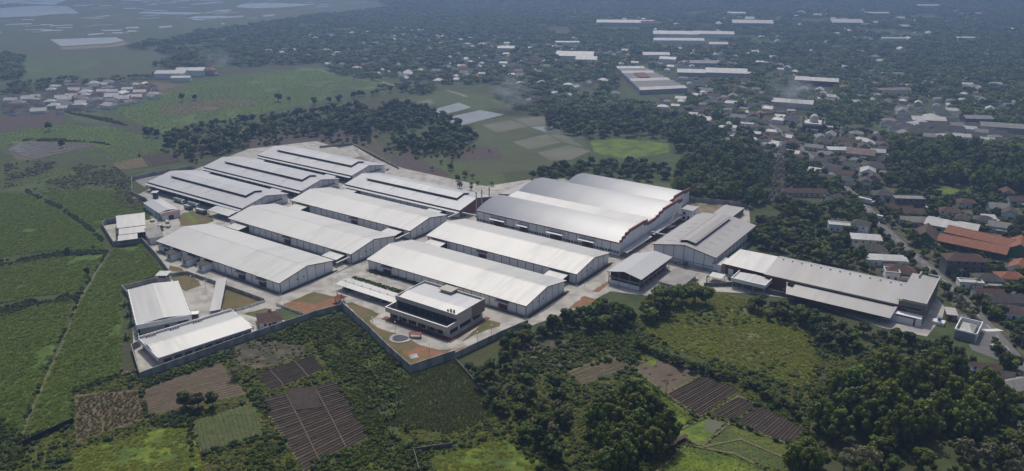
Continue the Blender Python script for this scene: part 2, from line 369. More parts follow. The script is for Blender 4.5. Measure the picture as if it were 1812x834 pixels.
for a, b in (((478,657),(503,684)),((522,641),(546,668)),((506,698),(568,822)),((558,688),(616,800))):
    strip('footpath', [a, ((a[0]+b[0])/2+1,(a[1]+b[1])/2), b], .5, M['stubble'], .45)
strip('footpath', [(455,706),(480,740),(510,786),(540,834)], 1.3, M['dirt'], .09)
sheet('field', [(505,690),(556,685),(570,722),(522,728)], M['soil'], .5, 3)
plot([(250,688),(390,643),(437,698),(265,736)], 16, M['stubble'], M['soil_tan'], h=.2, rows='ab', seg=12)
sheet('field', [(132,698),(244,691),(255,742),(135,783)], M['soil_tan'], .06, 4)
plot([(342,746),(450,711),(466,770),(355,802)], 14, M['grass'], M['soil_tan'], h=.25, rows='bc', seg=10)
sheet('field', [(410,612),(480,596),(555,610),(556,628),(455,660),(425,650)], M['burnt'], .05, 3)
sheet('field', [(120,800),(225,772),(332,744),(352,800),(360,850),(120,850)], M['lush'], .05, 5)
sheet('field', [(40,800),(70,790),(125,770),(130,836),(60,836)], M['grass'], .055, 5)
sheet('field', [(560,560),(607,552),(722,662),(690,745),(640,690),(590,660),(548,620)], M['grass'], .05, 5)
sheet('corn_field', [(728,664),(803,640),(886,732),(795,768),(685,752),(700,705)], M['soil_tan'], .05, 4)
sheet('field', [(768,806),(905,772),(945,800),(965,850),(765,850)], M['lush'], .05, 5)
plot([(1003,658),(1081,630),(1115,650),(1031,683)], 9, M['soil_tan'], M['stubble'], h=.25)
sheet('field', [(1120,650),(1158,634),(1242,662),(1178,697)], M['stubble'], .05, 3)
plot([(1178,699),(1248,665),(1308,691),(1240,736)], 15, M['soil'], M['stubble'], h=.35)
plot([(1254,730),(1305,704),(1340,717),(1297,745)], 9, M['soil'], M['stubble'], h=.3)
plot([(1301,747),(1343,719),(1426,760),(1403,788)], 17, M['soil'], M['soil_purple'], h=.3)
for p, mm in (([(1192,766),(1252,739),(1283,748),(1241,790)],'lush'), ([(1243,792),(1293,752),(1404,792),(1392,836),(1370,836)],'grass'),
              ([(1202,799),(1217,789),(1300,806),(1365,838),(1165,850)],'lush'), ([(1162,650),(1080,628),(1110,614),(1160,630)],'lush'),
              ([(1100,690),(1118,662),(1176,702),(1232,738),(1190,762),(1160,740)],'lush'), ([(1294,752),(1405,792),(1400,818),(1310,780)],'meadow')):
    sheet('rice_plot', p, M[mm], .06 if mm != 'meadow' else .07, 3)
sheet('mud_patch', [(1253,739),(1283,748),(1262,768),(1246,758)], M['paddy'], .075, 2)
for pl in ([(1118,650),(1178,698),(1238,738),(1252,732)], [(1192,766),(1240,790),(1216,788),(1160,838)], [(1241,790),(1292,749),(1252,733),(1306,702),(1342,717)],
           [(1292,749),(1405,790)], [(1252,738),(1192,766)], [(1178,698),(1244,663)], [(1005,660),(1082,629),(1117,650),(1158,632)], [(1217,788),(1300,804),(1362,834)], [(1244,792),(1310,778),(1400,816)]):
    strip('field_bund', pl, 1.3, M['bund'], .30)
for k, (x, y, w) in enumerate([(1142,652,5),(1160,648,4),(1185,664,7),(1176,674,9),(1192,672,6),(1210,664,4),(1168,684,3),(1150,662,3)]):
    sheet('dung_heap', [(x-w,y+1),(x,y-1.5),(x+w,y-1),(x+w*.6,y+1.5),(x-w*.3,y+2)], M['soil'], .09, 1.2)
sheet('meadow', [(1135,545),(1250,512),(1330,530),(1420,580),(1455,640),(1420,690),(1330,660),(1200,620),(1130,590)], M['meadow'], .05, 5)
sheet('field', [(1285,590),(1330,580),(1372,625),(1330,640),(1290,618)], M['bund'], .075, 3)
sheet('field', [(930,600),(1010,600),(1090,620),(1000,660),(930,680)], M['burnt'], .045, 5)

sheet('village_ground', [(1290,200),(1420,205),(1500,240),(1560,250),(1580,300),(1560,330),(1660,352),(1812,345),(1840,600),(1800,640),(1700,560),(1640,500),(1500,470),(1490,400),(1480,345),(1380,260)], M['yard_mix'], .035, 12)
# public road at right with its verges
ROAD = [(1240,170),(1285,186),(1330,206),(1372,226),(1395,242),(1425,268),(1462,300),(1505,340),(1535,368),(1560,400),(1596,432),(1640,470),(1680,505),(1725,552),(1760,590),(1812,650),(1860,720)]
strip('road_verge', ROAD, [8,8,8,8]+[9.5]*13, M['burnt'], .06)
strip('road', ROAD, [5,5,5.5,6]+[6.4]*13, M['asphalt'], .10)
P = [at(*p) for p in ROAD]
for k in range(len(P)-1):
    a, b = P[k], P[k+1]; n = int((b-a).length / 9)
    if a.length > 950: continue
    for i in range(n):
        strip('lane_dash', [a.lerp(b,(i+.2)/n), a.lerp(b,(i+.55)/n)], .22, M['marking'], .115, world=True)
for i in range(9):                          # crossing at the corner
    a = at(1738+i*3.2, 583-i*.1); strip('crossing_stripe', [a, a+Vector((1.8,-2.6,0))], .8, M['marking'], .116, world=True)
strip('side_lane', [(1500,120),(1540,112),(1570,125),(1590,138),(1610,150)], 9, M['dirt'], .06)
strip('footpath', [(628,134),(660,140),(698,152)], 6, M['dirt'], .06)
strip('footpath', [(790,160),(812,166),(826,172)], 6, M['dirt'], .06)
sheet('forecourt', [(1690,556),(1730,560),(1768,590),(1772,640),(1720,620)], M['asphalt'], .085, 5)

# factory yard
YARD = [(234,350),(262,336),(345,300),(440,264),(560,250),(600,262),(720,300),(860,330),(950,316),(1100,318),(1210,350),(1325,366),(1330,420),(1290,455),(1250,490),
        (1248,518),(1180,528),(1080,516),(1010,552),(886,596),(806,634),(727,656),(606,546),(520,572),(250,668),(236,616),(232,530),(218,514),(282,496),(300,486),(253,428),(200,430),(182,400),(262,388),(258,356)]
sheet('factory_yard', YARD, M['concrete'], .12)
sheet('factory_yard', [(1252,492),(1300,470),(1380,470),(1640,500),(1672,545),(1668,562),(1640,596),(1560,580),(1420,532),(1330,520),(1252,516)], M['concrete'], .121)
def lawn(pts, m='lawn', z=.15): return sheet('lawn', pts, M[m], z, 3)
lawn([(500,540),(556,517),(600,527),(596,546),(540,556)], 'laterite'); lawn([(513,533),(556,517),(590,526),(560,538)], 'lawn', .17)
lawn([(612,538),(622,535),(672,556),(654,568),(668,580),(690,588),(715,594),(745,612),(780,620),(810,616),(735,648),(726,654)])
lawn([(712,622),(748,612),(792,626),(740,646)], 'laterite', .17)
lawn([(816,606),(862,566),(886,572),(884,578),(842,592)]); lawn([(800,630),(884,598),(880,592),(845,606),(808,618)], 'laterite')
lawn([(301,492),(332,486),(352,498),(356,506),(328,516),(318,508)]); lawn([(376,506),(392,508),(462,532),(430,546),(395,551),(388,534)])
lawn([(296,480),(330,482),(318,474),(300,470)]); lawn([(430,556),(470,546),(482,548),(452,562)]); lawn([(487,548),(512,545),(540,560),(505,572)], 'grass')
lawn([(1046,516),(1076,498),(1078,502),(1058,518)], 'laterite'); lawn([(1006,546),(1034,524),(1056,530),(1036,546)], 'laterite')
lawn([(316,382),(340,374),(370,378),(378,392),(350,402),(318,400)]); lawn([(322,378),(330,376),(352,394),(346,398)], 'lush', .17)
sheet('earth_yard', [(1205,356),(1322,368),(1300,382),(1240,376)], M['dirt'], .15, 4)
sheet('earth_yard', [(1108,432),(1200,378),(1240,376),(1160,428)], M['soil_purple'], .16, 3)
sheet('stone_yard', [(236,318),(262,312),(346,298),(330,306),(262,322),(256,332)], M['asbestos'], .16)
# sunken basin behind the far warehouse
sheet('basin_floor', [(610,284),(640,276),(680,300),(640,300)], M['dirt'], .17)
bs = [at(*p) for p in [(570,262),(625,258),(702,298),(700,304)]]
for a, b, c, d in [((572,272),(625,262),(632,272),(600,282)), ((625,262),(690,300),(680,304),(632,272))]:
    q = [at(a[0],a[1])+Vector((0,0,2.6)), at(*b)+Vector((0,0,2.6)), at(*c)+Vector((0,0,.2)), at(*d)+Vector((0,0,.2))]
    struct('basin_slope', mb().add(q, [(0,1,2,3)]), M['concrete'])
strip('footpath', [(628,258),(660,272),(712,306)], 5, M['stubble'], .1)
# fishpond in the office garden
cx = at(708, 600)
m_ = mb(); ring = [(1+.05*math.cos(2*t+.6)+.05*math.cos(3*t)) for t in [2*math.pi*i/28 for i in range(28)]]
def blob(r): return [(cx.x + r*ring[i]*math.cos(2*math.pi*i/28), cx.y + r*.95*ring[i]*math.sin(2*math.pi*i/28)) for i in range(28)]
m_.extr(blob(5.4), .13, .45); rim = thing('garden_pond', 'round garden pond with a pale kerb in front of the office', 'pond')
part('kerb', m_, M['concrete'], rim); part('water_surface', mb().extr(blob(3.9), .44, .48), M['glass'], rim)
# ---------------------------------------------------------------- factory: long gabled warehouses
MESH = {}
def shared(key, fn, m):
    if key not in MESH: MESH[key] = fn().mesh(key[0], m)
    return MESH[key]
def gable_roof(t, L, W, he, hr, mroof, oh=1.1, og=.8, th=.16, fas='fascia', y0=0.0):
    ym = W/2; s = (hr-he)/ym; ze = he - s*oh
    part('roof_slope', mb().slab((-og,y0-oh,ze),(L+og,y0-oh,ze),(L+og,y0+ym,hr),(-og,y0+ym,hr), th), mroof, t)
    part('roof_slope', mb().slab((-og,y0+ym,hr),(L+og,y0+ym,hr),(L+og,y0+W+oh,ze),(-og,y0+W+oh,ze), th), mroof, t)
    part('ridge_cap', mb().slab((-og,y0+ym-.5,hr-.5*s+.06),(L+og,y0+ym-.5,hr-.5*s+.06),(L+og,y0+ym+.002,hr+.08),(-og,y0+ym+.002,hr+.08), .05), mroof, t)
    f = mb()
    f.box(-og,y0-oh-.12,ze-.45,L+og,y0-oh-.003,ze+.03)
    for x in (-og-.12, L+og+.003):
        for a, b in ((-oh, ym), (W+oh, ym)):
            za, zb = ze, hr
            P = [(x,y0+a,za-.42),(x,y0+b,zb-.42),(x,y0+b,zb+.04),(x,y0+a,za+.04)]
            P2 = [(px+.117,py,pz) for px,py,pz in P]
            f.add(P+P2, [(0,1,2,3),(7,6,5,4),(0,4,5,1),(1,5,6,2),(2,6,7,3),(3,7,4,0)])
    part('fascia', f, M[fas], t)
def wall_core(t, L, W, he, hr, m, z0=0.0):
    part('wall', mb().prism([(.3,z0),(W-.3,z0),(W-.3,he-.25),(W/2,hr-.3),(.3,he-.25)], .3, L-.3), m, t)
def front_panels(t, L, he, n, m, skip=(), z0=.25):
    w = L/n
    me = shared(('wall_panel', round(w,2), round(he,2), m.name, z0), lambda: mb().box(.16,.04,z0,w-.16,.3,he-.5), m)
    mc = shared(('column', round(he,2)), lambda: mb().box(-.14,-.12,0,.14,.26,he-.45), M['column'])
    for i in range(n):
        if i not in skip: part('wall_panel', me, None, t, (i*w,0,0))
        part('column', mc, None, t, (i*w,0,0))
    part('column', mc, None, t, (L,0,0))
def gable_panels(t, L, W, he, hr, n, m, z0=.25):
    w = W/n; top = lambda y: he + (hr-he)*(1-abs(y-W/2)/(W/2)) - .55
    for i in range(n):
        a, b = i*w+.14, (i+1)*w-.14
        pr = [(a,z0),(b,z0),(b,top(b))] + ([(W/2,top(W/2))] if a < W/2 < b else []) + [(a,top(a))]
        part('wall_panel', mb().prism(pr, L-.3, L-.04), m, t)
        part('column', mb().box(L-.29,i*w-.11,0,L+.06,i*w+.11,top(i*w)), M['column'], t)
    part('wainscot', mb().box(L-.28,.1,.0,L+.03,W-.1,.24), M['grey_wall'], t)
def door_bay(t, x, he, w=4.6, canopy=True, d=4.2):
    part('door', mb().box(x-w/2,-.10,.0,x+w/2,.28,he*.66), M['maroon'], t)
    if canopy:
        part('door_canopy', mb().slab((x-w*.95,-d*.5,he*.66),(x+w*.95,-d*.5,he*.66),(x+w*.95,.2,he*.66+.75),(x-w*.95,.2,he*.66+.75),.18), M['roof_white'], t)
def porch(t, x, he, w=13, d=9, m='roof_white'):
    z = he*.72
    part('porch_roof', mb().slab((x-w/2,-d,z-.5),(x+w/2,-d,z-.5),(x+w/2,.1,z+.35),(x-w/2,.1,z+.35),.2), M[m], t)
    part('porch_wall', mb().box(x-w/2+.4,-.2,0,x+w/2-.4,.2,z), M['dark'], t)
    for xx in (x-w/2+.5, x+w/2-.5):
        part('porch_post', mb().box(xx-.15,-d+.5,0,xx+.15,-d+.8,z-.6), M['column'], t)
def flat_skirt(t, L, W, m='grass'):
    pass
def warehouse(u0, u1, v0, v1, label, n=19, doors=(), porches=(), he=6.6, hr=10.2, bands=None):
    L, W = u1-u0, v1-v0
    t = thing('warehouse', label, 'warehouse', uv(u0, v0, .12), YAW, 'long white gabled warehouses')
    wall_core(t, L, W, he, hr, M['grey_wall'])
    w = L/n; sk = [int(x/w) for x in doors]
    front_panels(t, L, he, n, M['white_wall'], sk)
    gable_panels(t, L, W, he, hr, 6, M['white_wall'])
    gable_roof(t, L, W, he, hr, M['roof_white'])
    for x in doors: door_bay(t, (int(x/w)+.5)*w, he)
    for x in porches: porch(t, x, he)
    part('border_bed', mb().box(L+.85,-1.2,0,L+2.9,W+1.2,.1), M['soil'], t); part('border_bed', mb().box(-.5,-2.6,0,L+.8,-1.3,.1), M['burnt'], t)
    for yy in (W*.3, W*.42): part('vent_louvre', mb().box(L-.05,yy,he*.55,L+.1,yy+1.0,he*.55+.7), M['dark'], t)
    return t
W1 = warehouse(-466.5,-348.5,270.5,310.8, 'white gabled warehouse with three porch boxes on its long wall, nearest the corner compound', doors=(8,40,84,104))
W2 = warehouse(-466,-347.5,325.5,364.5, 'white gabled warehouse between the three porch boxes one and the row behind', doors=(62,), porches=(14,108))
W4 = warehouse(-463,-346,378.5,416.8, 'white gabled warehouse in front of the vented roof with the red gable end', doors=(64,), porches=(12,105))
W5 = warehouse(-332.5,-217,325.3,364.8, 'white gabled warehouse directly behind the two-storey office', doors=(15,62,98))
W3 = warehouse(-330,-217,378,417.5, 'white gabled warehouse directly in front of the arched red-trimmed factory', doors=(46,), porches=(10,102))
def porch_box(x, root, he=6.6):
    z = 4.4
    t = root
    b = part('porch_box', mb().box(x-3.2,-6.4,0,x+3.2,-.15,z), M['white_paint'], t)
    part('porch_roof', mb().slab((x-3.7,-6.9,z+.05),(x+3.7,-6.9,z+.05),(x+3.7,.0,z+.8),(x-3.7,.0,z+.8),.2), M['tile_dark'], t)
    part('window', mb().box(x-1.3,-6.5,1.0,x+1.3,-6.38,3.4), M['glass'], t)
    part('fascia', mb().box(x-3.75,-7.03,z-.28,x+3.75,-6.905,z+.09), M['fascia'], t)
for x in (21, 37, 53): porch_box(x, W1)

def vented(u0, u1, v0, v1, label, open_front=True, red=False, he=6.8, hr=10.8, porches=(), skirts=True):
    L, W = u1-u0, v1-v0
    t = thing('warehouse', label, 'warehouse', uv(u0, v0, .12), YAW, 'grey warehouses with raised ridge vents')
    wall_core(t, L, W, he, hr, M['grey_wall'])
    if open_front:
        part('bay_shade', mb().box(.4,-.05,.1,L-.4,.29,he-1.2), M['dark'], t)  # near-black colour stands in for the shaded interior of the open side
        mc = shared(('column', 'o'), lambda: mb().box(-.2,-.35,0,.2,-.06,5.2), M['steel'])
        for i in range(17): part('column', mc, None, t, (2+i*(L-4)/16,0,0))
    else:
        front_panels(t, L, he-1.2, 16, M['white_wall'])
    gable_panels(t, L, W, he, hr, 7, M['maroon'] if red else M['white_wall'])
    gable_roof(t, L, W, he, hr, M['roof_grey'])
    s = (hr-he)/(W/2); x0, x1 = L*.10, L*.90; hw = 8.2; zz = hr + 1.5; ze = zz - s*hw
    part('vent_shade', mb().box(x0+1,W/2-hw+1.0,hr-s*hw-.1,x1-1,W/2+hw-1.0,ze+.2), M['dark'], t)  # near-black fill paints the shade in the gap under the raised roof
    part('vent_roof', mb().slab((x0,W/2-hw,ze),(x1,W/2-hw,ze),(x1,W/2,zz),(x0,W/2,zz),.2), M['roof_grey'], t)
    part('vent_roof', mb().slab((x0,W/2,zz),(x1,W/2,zz),(x1,W/2+hw,ze),(x0,W/2+hw,ze),.2), M['roof_grey'], t)
    part('vent_fascia', mb().box(x0,W/2-hw-.15,ze-.55,x1,W/2-hw-.003,ze+.02).box(x1+.003,W/2-hw,ze-.5,x1+.15,W/2,ze+.02), M['dark'], t)
    for k in range(4):                           # ladder-like seams on the near slope
        x = L*(.17+.2*k); y = 4.5
        part('roof_seam', mb().slab((x,y,he+s*y+.05),(x+.5,y,he+s*y+.05),(x+.5,y+5.5,he+s*(y+5.5)+.05),(x,y+5.5,he+s*(y+5.5)+.05),.05), M['roof_dull'], t)
    part('lower_canopy', mb().slab((-1,-4.0,he-1.55),(L+.5,-4.0,he-1.55),(L+.5,.25,he-1.0),(-1,.25,he-1.0),.2), M['roof_grey'], t)
    for x in porches: porch(t, x, he-.6, 12, 9.5, 'roof_grey')
    if not red:
        part('gable_canopy', mb().slab((L+.1,W*.45,4.6),(L+3.6,W*.45,4.2),(L+3.6,W*.86,4.2),(L+.1,W*.86,4.6),.2), M['column'], t)
    return t
VC = vented(-594,-477,345,386, 'vented grey-white warehouse with parked trucks along its open side')
VB = vented(-597,-475,399,437.5, 'vented grey-white warehouse in the middle of the three at the far corner', porches=(8,98))
VA = vented(-592,-474,451.5,490, 'vented grey-white warehouse beside the sunken concrete basin', porches=(8,98))
VD = vented(-460,-345,431,469.5, 'vented grey-white warehouse with a dark red gable end and three chimneys', open_front=False, red=True, porches=(10,96))
# big canopy at the corner of the truck warehouse
t = thing('loading_canopy', 'low white gabled loading canopy at the corner of the truck warehouse', 'canopy', uv(-500,331.5,.12), YAW)
part('roof_slope', mb().slab((0,0,4.2),(24,0,4.2),(24,6.6,5.4),(0,6.6,5.4),.2), M['roof_white'], t)
part('roof_slope', mb().slab((0,6.6,5.4),(24,6.6,5.4),(24,13.2,4.2),(0,13.2,4.2),.2), M['roof_white'], t)
for x in (.6, 12, 23.4):
    for y in (.5, 12.5): part('post', mb().box(x-.15,y-.15,0,x+.15,y+.15,4.15), M['column'], t)
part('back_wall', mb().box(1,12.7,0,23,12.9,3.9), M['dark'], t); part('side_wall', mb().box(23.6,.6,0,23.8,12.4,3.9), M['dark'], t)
# chimneys at the red gable
for k, (px, py, top) in enumerate([(843.3,384,341),(852.8,377,337),(866,371,332)]):
    g = at(px, py); h = (py-top)/pxm(g.x,g.y)/.95
    t = thing('chimney', ['steel chimney nearest the arched factory corner, lowest in view of three', 'middle of three thin steel chimneys at the red gable', 'last of three thin steel chimneys, on the field side'][k], 'chimney', (g.x,g.y,.12), 0, 'steel chimneys at the red gable')
    part('stack', mb().cyl(0,0,0,h,.42,10), M['roof_old'], t); part('cap', mb().cyl(0,0,h+.15,h+.55,.7,10,.15).cyl(0,0,h-.3,h+.15,.2,6), M['steel'], t)
    part('base_plate', mb().box(-.9,-.9,0,.9,.9,.5), M['grey_wall'], t)
# covered pipe bridges between neighbours
for k, (a, b, lab) in enumerate([((595,466.5),(618,456),'white pipe bridge between the first two front warehouses'),
        ((792,386),(812,377),'white pipe bridge at the corner of the red-gabled warehouse'), ((818,377),(846,383),'white pipe bridge running to the arched factory'),
        ((700,424),(727,412),'white pipe bridge between the second and third warehouse rows'), ((1152,411),(1180,417),'white pipe bridge from the arched factory to the grey hall')]):
    A = at(*a, 5.0); B = at(*b, 5.0); t = thing('pipe_bridge', lab, 'pipe bridge', (A.x,A.y,.12), 0, 'pipe bridges')
    d = B-A; part('deck', mb().bar((0,0,5.0),(d.x,d.y,5.0),.9), M['roof_white'], t)
    for f in (.03,.97): part('post', mb().box(d.x*f-.12,d.y*f-.12,0,d.x*f+.12,d.y*f+.12,4.6), M['steel'], t)

# ---------------------------------------------------------------- arched factory
t = thing('arched_factory', 'large factory with arched metal roofs and stepped red parapets', 'factory', uv(-330,432,.12), YAW)
LA = 113.0
A1 = [(-1,9.0),(4,10.9),(9,12.3),(14,13.2),(20,13.5),(26,13.1),(32,11.8),(37,9.9)]
A2 = [(51.5,9.7),(57,11.4),(63,12.8),(69,13.6),(75,13.9),(82,13.3),(88,11.9),(94,9.8)]
A3 = [(94.6,7.4),(99,9.0),(104,10.2),(109,10.9),(114,11.1),(120,10.5),(126,9.2),(131,7.4)]
def smooth(P, n=4):
    out = []
    for i in range(len(P)-1):
        p0 = P[max(i-1,0)]; p1 = P[i]; p2 = P[i+1]; p3 = P[min(i+2,len(P)-1)]
        for k in range(n):
            s = k/n; out.append(tuple(.5*(2*p1[j]+(p2[j]-p0[j])*s+(2*p0[j]-5*p1[j]+4*p2[j]-p3[j])*s*s+(3*p1[j]-p0[j]-3*p2[j]+p3[j])*s**3) for j in (0,1)))
    return out + [P[-1]]
def arch(t, P, x0, x1):
    S = smooth(P); m = mb(); n = len(S)
    vs = [(x0,y,z) for y,z in S]+[(x1,y,z) for y,z in S]+[(x0,y,z-.2) for y,z in S]+[(x1,y,z-.2) for y,z in S]
    fs = [(i,i+1,n+i+1,n+i)[::-1] for i in range(n-1)]+[(2*n+i,2*n+i+1,3*n+i+1,3*n+i) for i in range(n-1)]
    fs += [(0,n,3*n,2*n),(n-1,2*n-1,4*n-1,3*n-1)]
    fs += [(i,2*n+i,2*n+i+1,i+1) for i in range(n-1)]
    o = part('arched_roof', m.add(vs, fs), M['roof_arch'], t)
    for p in o.data.polygons: p.use_smooth = len(p.vertices) == 4
    m2 = mb().prism([(P[0][0]+.4,0)]+[(y,z-.35) for y,z in S if P[0][0]+.4 < y < P[-1][0]-.4]+[(P[-1][0]-.4,0)], x0+.5, x1-.4)
    part('wall', m2, M['white_wall'], t)
arch(t, A1, -.5, LA); arch(t, A2, -.5, LA); arch(t, A3, 15, LA-9)
part('valley_roof', mb().slab((-.4,37.2,9.6),(LA,37.2,9.6),(LA,50.6,10.5),(-.4,50.6,10.5),.2), M['roof_white'], t)
part('valley_gutter', mb().box(-.3,50.7,9.0,LA,51.4,9.5), M['roof_dull'], t)
part('valley_wall', mb().box(.3,37.3,0,LA-.5,50.5,9.3), M['white_wall'], t)
part('eave_trim', mb().box(-.6,-1.25,8.35,LA,-1.02,9.05), M['trim_red'], t)
# stepped parapets over the gable end
def steps(dx, S):
    for a, b, z, h in S:
        part('parapet', mb().box(dx+.05,a,z-h,dx+.95,b,z), M['trim_red'], t)
        part('gable_wall', mb().box(dx+.02,a+.02,.1,dx+.42,b-.02,z-h-.02), M['white_wall'], t)
steps(LA, [(-1.2,2,10.6,1.6),(2,6,12.2,2.0),(6,11,13.6,2.0),(11,33,14.5,2.0),(33,37.5,14.0,3.4),(37.5,51.3,11.8,2.2),(51.3,56,12.6,2.2),(56,62,13.9,2.0),(62,88,15.0,2.0),(88,94.4,14.4,3.0)])
steps(LA-9, [(94.6,101,10.6,2.2),(101,120,12.2,2.0),(120,130,11.6,2.6)])
part('gable_canopy', mb().slab((LA+.4,-.5,4.0),(LA+5.6,-.5,3.2),(LA+5.6,36,3.2),(LA+.4,36,4.0),.2), M['roof_grey'], t)
part('gable_canopy', mb().slab((LA+.4,39,4.4),(LA+5.6,39,3.6),(LA+5.6,88,3.6),(LA+.4,88,4.4),.2), M['roof_grey'], t)
n = 18; w = LA/n
for i in range(n):
    part('wall_panel', shared(('wall_panel','arch'), lambda: mb().box(.14,-.62,2.9,w-.14,-.42,8.3), M['white_wall']), None, t, (i*w,0,0))
    part('wall_panel', shared(('wall_panel','archlow'), lambda: mb().box(.14,-.62,.1,w-.14,-.42,2.85), M['white_wall']), None, t, (i*w,0,0))
    part('column', shared(('column','arch'), lambda: mb().box(-.13,-.75,0,.13,-.41,8.3), M['column']), None, t, (i*w,0,0))
    for k in range(3):
        x = i*w + w*(k+.5)/3
        part('window', shared(('window','arch'), lambda: mb().box(-.75,-.70,1.5,.75,-.60,3.1), M['glass']), None, t, (x,0,0))
for x, ww in ((19,8.5),(40,6),(66,8.5),(90,8)):
    part('door', mb().box(x-ww/2,-.95,0,x+ww/2,-.72,5.4), M['maroon'], t); part('door_opening', mb().box(x-1.4,-1.02,0,x+1.4,-.96,5.0), M['dark'], t)
    part('door_canopy', mb().slab((x-ww*.75,-4,6.0),(x+ww*.75,-4,6.0),(x+ww*.75,-.6,6.5),(x-ww*.75,-.6,6.5),.2), M['roof_white'], t)
t = thing('side_shed', 'low grey lean-to shed at the field end of the arched factory', 'shed', uv(-345,478,.12), YAW)
part('roof', mb().slab((0,0,6.8),(14.2,0,8.6),(14.2,44,8.6),(0,44,6.8),.2), M['roof_old'], t); part('wall', mb().box(.6,.6,0,14,43.4,6.5), M['grey_wall'], t)
part('fascia', mb().box(-.15,0,6.2,-.003,44,6.85), M['fascia'], t); part('door', mb().box(4,.45,0,9,.59,4.5), M['maroon'], t)

# grey hall with ridge along the other axis
def cross_hall(u0, u1, v0, v1, he, hr, label):
    W, L = u1-u0, v1-v0
    t = thing('grey_hall', label, 'hall', uv(u0, v0, .12), YAW)
    part('wall', mb().prism([(.3,0),(W-.3,0),(W-.3,he-.25),(W/2,hr-.3),(.3,he-.25)], .3, L-.3, 'y'), M['grey_wall'], t)
    s = (hr-he)/(W/2); oh = 1.0; ze = he-s*oh
    part('roof_slope', mb().slab((-oh,-.8,ze),(W/2,-.8,hr),(W/2,L+.8,hr),(-oh,L+.8,ze),.2), M['roof_old'], t)
    part('roof_slope', mb().slab((W/2,-.8,hr),(W+oh,-.8,ze),(W+oh,L+.8,ze),(W/2,L+.8,hr),.2), M['roof_old'], t)
    f = mb()
    for a, b in ((-oh,W/2),(W+oh,W/2)):
        f.add([(a,-.95,ze-.5),(b,-.95,hr-.5),(b,-.95,hr+.04),(a,-.95,ze+.04),(a,-.803,ze-.5),(b,-.803,hr-.5),(b,-.803,hr+.04),(a,-.803,ze+.04)],
              [(0,1,2,3),(7,6,5,4),(0,4,5,1),(1,5,6,2),(2,6,7,3),(3,7,4,0)])
    f.box(W+oh+.003,-.8,ze-.5,W+oh+.15,L+.8,ze+.03); part('fascia', f, M['trim_red'], t)
    n = 6; w = W/n; top = lambda x: he + (hr-he)*(1-abs(x-W/2)/(W/2)) - .55
    for i in range(n):
        a, b = i*w+.14, (i+1)*w-.14
        part('wall_panel', mb().prism([(a,2.6),(b,2.6),(b,top(b))]+([(W/2,top(W/2))] if a<W/2<b else [])+[(a,top(a))], .02, .29, 'y'), M['white_wall'], t)
        part('wainscot', mb().box(a,-.02,0,b,.29,2.2), M['white_wall'], t); part('vent_gap', mb().box(a,.12,2.2,b,.29,2.6), M['dark'], t)
        part('column', mb().box(i*w-.12,-.12,0,i*w+.12,.28,top(i*w)), M['column'], t)
    n = 11; w = L/n
    for i in range(n):
        part('wall_panel', shared(('wall_panel','x'), lambda: mb().box(W-.3,.15,3.0,W-.02,w-.15,he-.5), M['white_wall']), None, t, (0,i*w,0))
        part('column', shared(('column','x'), lambda: mb().box(W-.28,-.13,0,W+.12,.13,he-.4), M['column']), None, t, (0,i*w,0))
    zz = hr+1.6; hw = 5.6; z2 = zz-s*hw; y0, y1 = L*.06, L*.92
    part('vent_shade', mb().box(W/2-hw+.8,y0+1,hr-s*hw-.1,W/2+hw-.8,y1-1,z2+.2), M['dark'], t)  # black colour for the shaded slot below the vent roof
    part('vent_roof', mb().slab((W/2-hw,y0,z2),(W/2,y0,zz),(W/2,y1,zz),(W/2-hw,y1,z2),.2), M['roof_old'], t)
    part('vent_roof', mb().slab((W/2,y0,zz),(W/2+hw,y0,z2),(W/2+hw,y1,z2),(W/2,y1,zz),.2), M['roof_old'], t)
    for k in range(6):
        for x in (5.0, W-10.5):
            xx = [x, x+5.5]; z_ = [he+s*(q if q < W/2 else W-q)+.06 for q in xx]; y = L*(.1+.14*k)
            part('roof_seam', mb().slab((xx[0],y,z_[0]),(xx[1],y,z_[1]),(xx[1],y+.5,z_[1]),(xx[0],y+.5,z_[0]),.05), M['roof_dull'], t)
    part('plinth', mb().box(-.4,-2.6,0,W+2.4,-.15,1.1).box(W+.15,-.1,0,W+2.4,L,1.1), M['wall_concrete'], t)
    return t
cross_hall(-198,-158,442,512, 9.2, 13.0, 'old grey hall with a long ridge vent right of the arched factory')

# open-sided two-storey hall
W, L = 20.5, 40.0; he, hr = 7.6, 9.8
t = thing('open_hall', 'open-sided two-storey hall with white roof in front of the grey hall', 'hall', uv(-202,389.5,.12), YAW)
s = (hr-he)/(W/2)
part('roof_slope', mb().slab((-.8,-.8,he-.8*s),(W/2,-.8,hr),(W/2,L,hr),(-.8,L-6,he-.8*s),.2), M['roof_grey'], t)
part('roof_slope', mb().slab((W/2,-.8,hr),(W+.8,-.8,he-.8*s),(W+.8,L+2,he-.8*s),(W/2,L,hr),.2), M['roof_grey'], t)
f = mb()
for a, b in ((-.8,W/2),(W+.8,W/2)):
    f.add([(a,-.95,he-.8*s-.45),(b,-.95,hr-.45),(b,-.95,hr+.03),(a,-.95,he-.8*s+.03),(a,-.803,he-.8*s-.45),(b,-.803,hr-.45),(b,-.803,hr+.03),(a,-.803,he-.8*s+.03)], [(0,1,2,3),(7,6,5,4),(0,4,5,1),(1,5,6,2),(2,6,7,3),(3,7,4,0)])
f.box(W+.803,-.8,he-.8*s-.45,W+.95,L+2,he-.8*s+.03); part('fascia', f, M['fascia'], t)
for i in range(4):
    x = .3+(W-.6)*i/3; part('post', mb().box(x-.2,-.2,0,x+.2,.2,he+ (hr-he)*(1-abs(x-W/2)/(W/2))-.4), M['wall_concrete'], t)
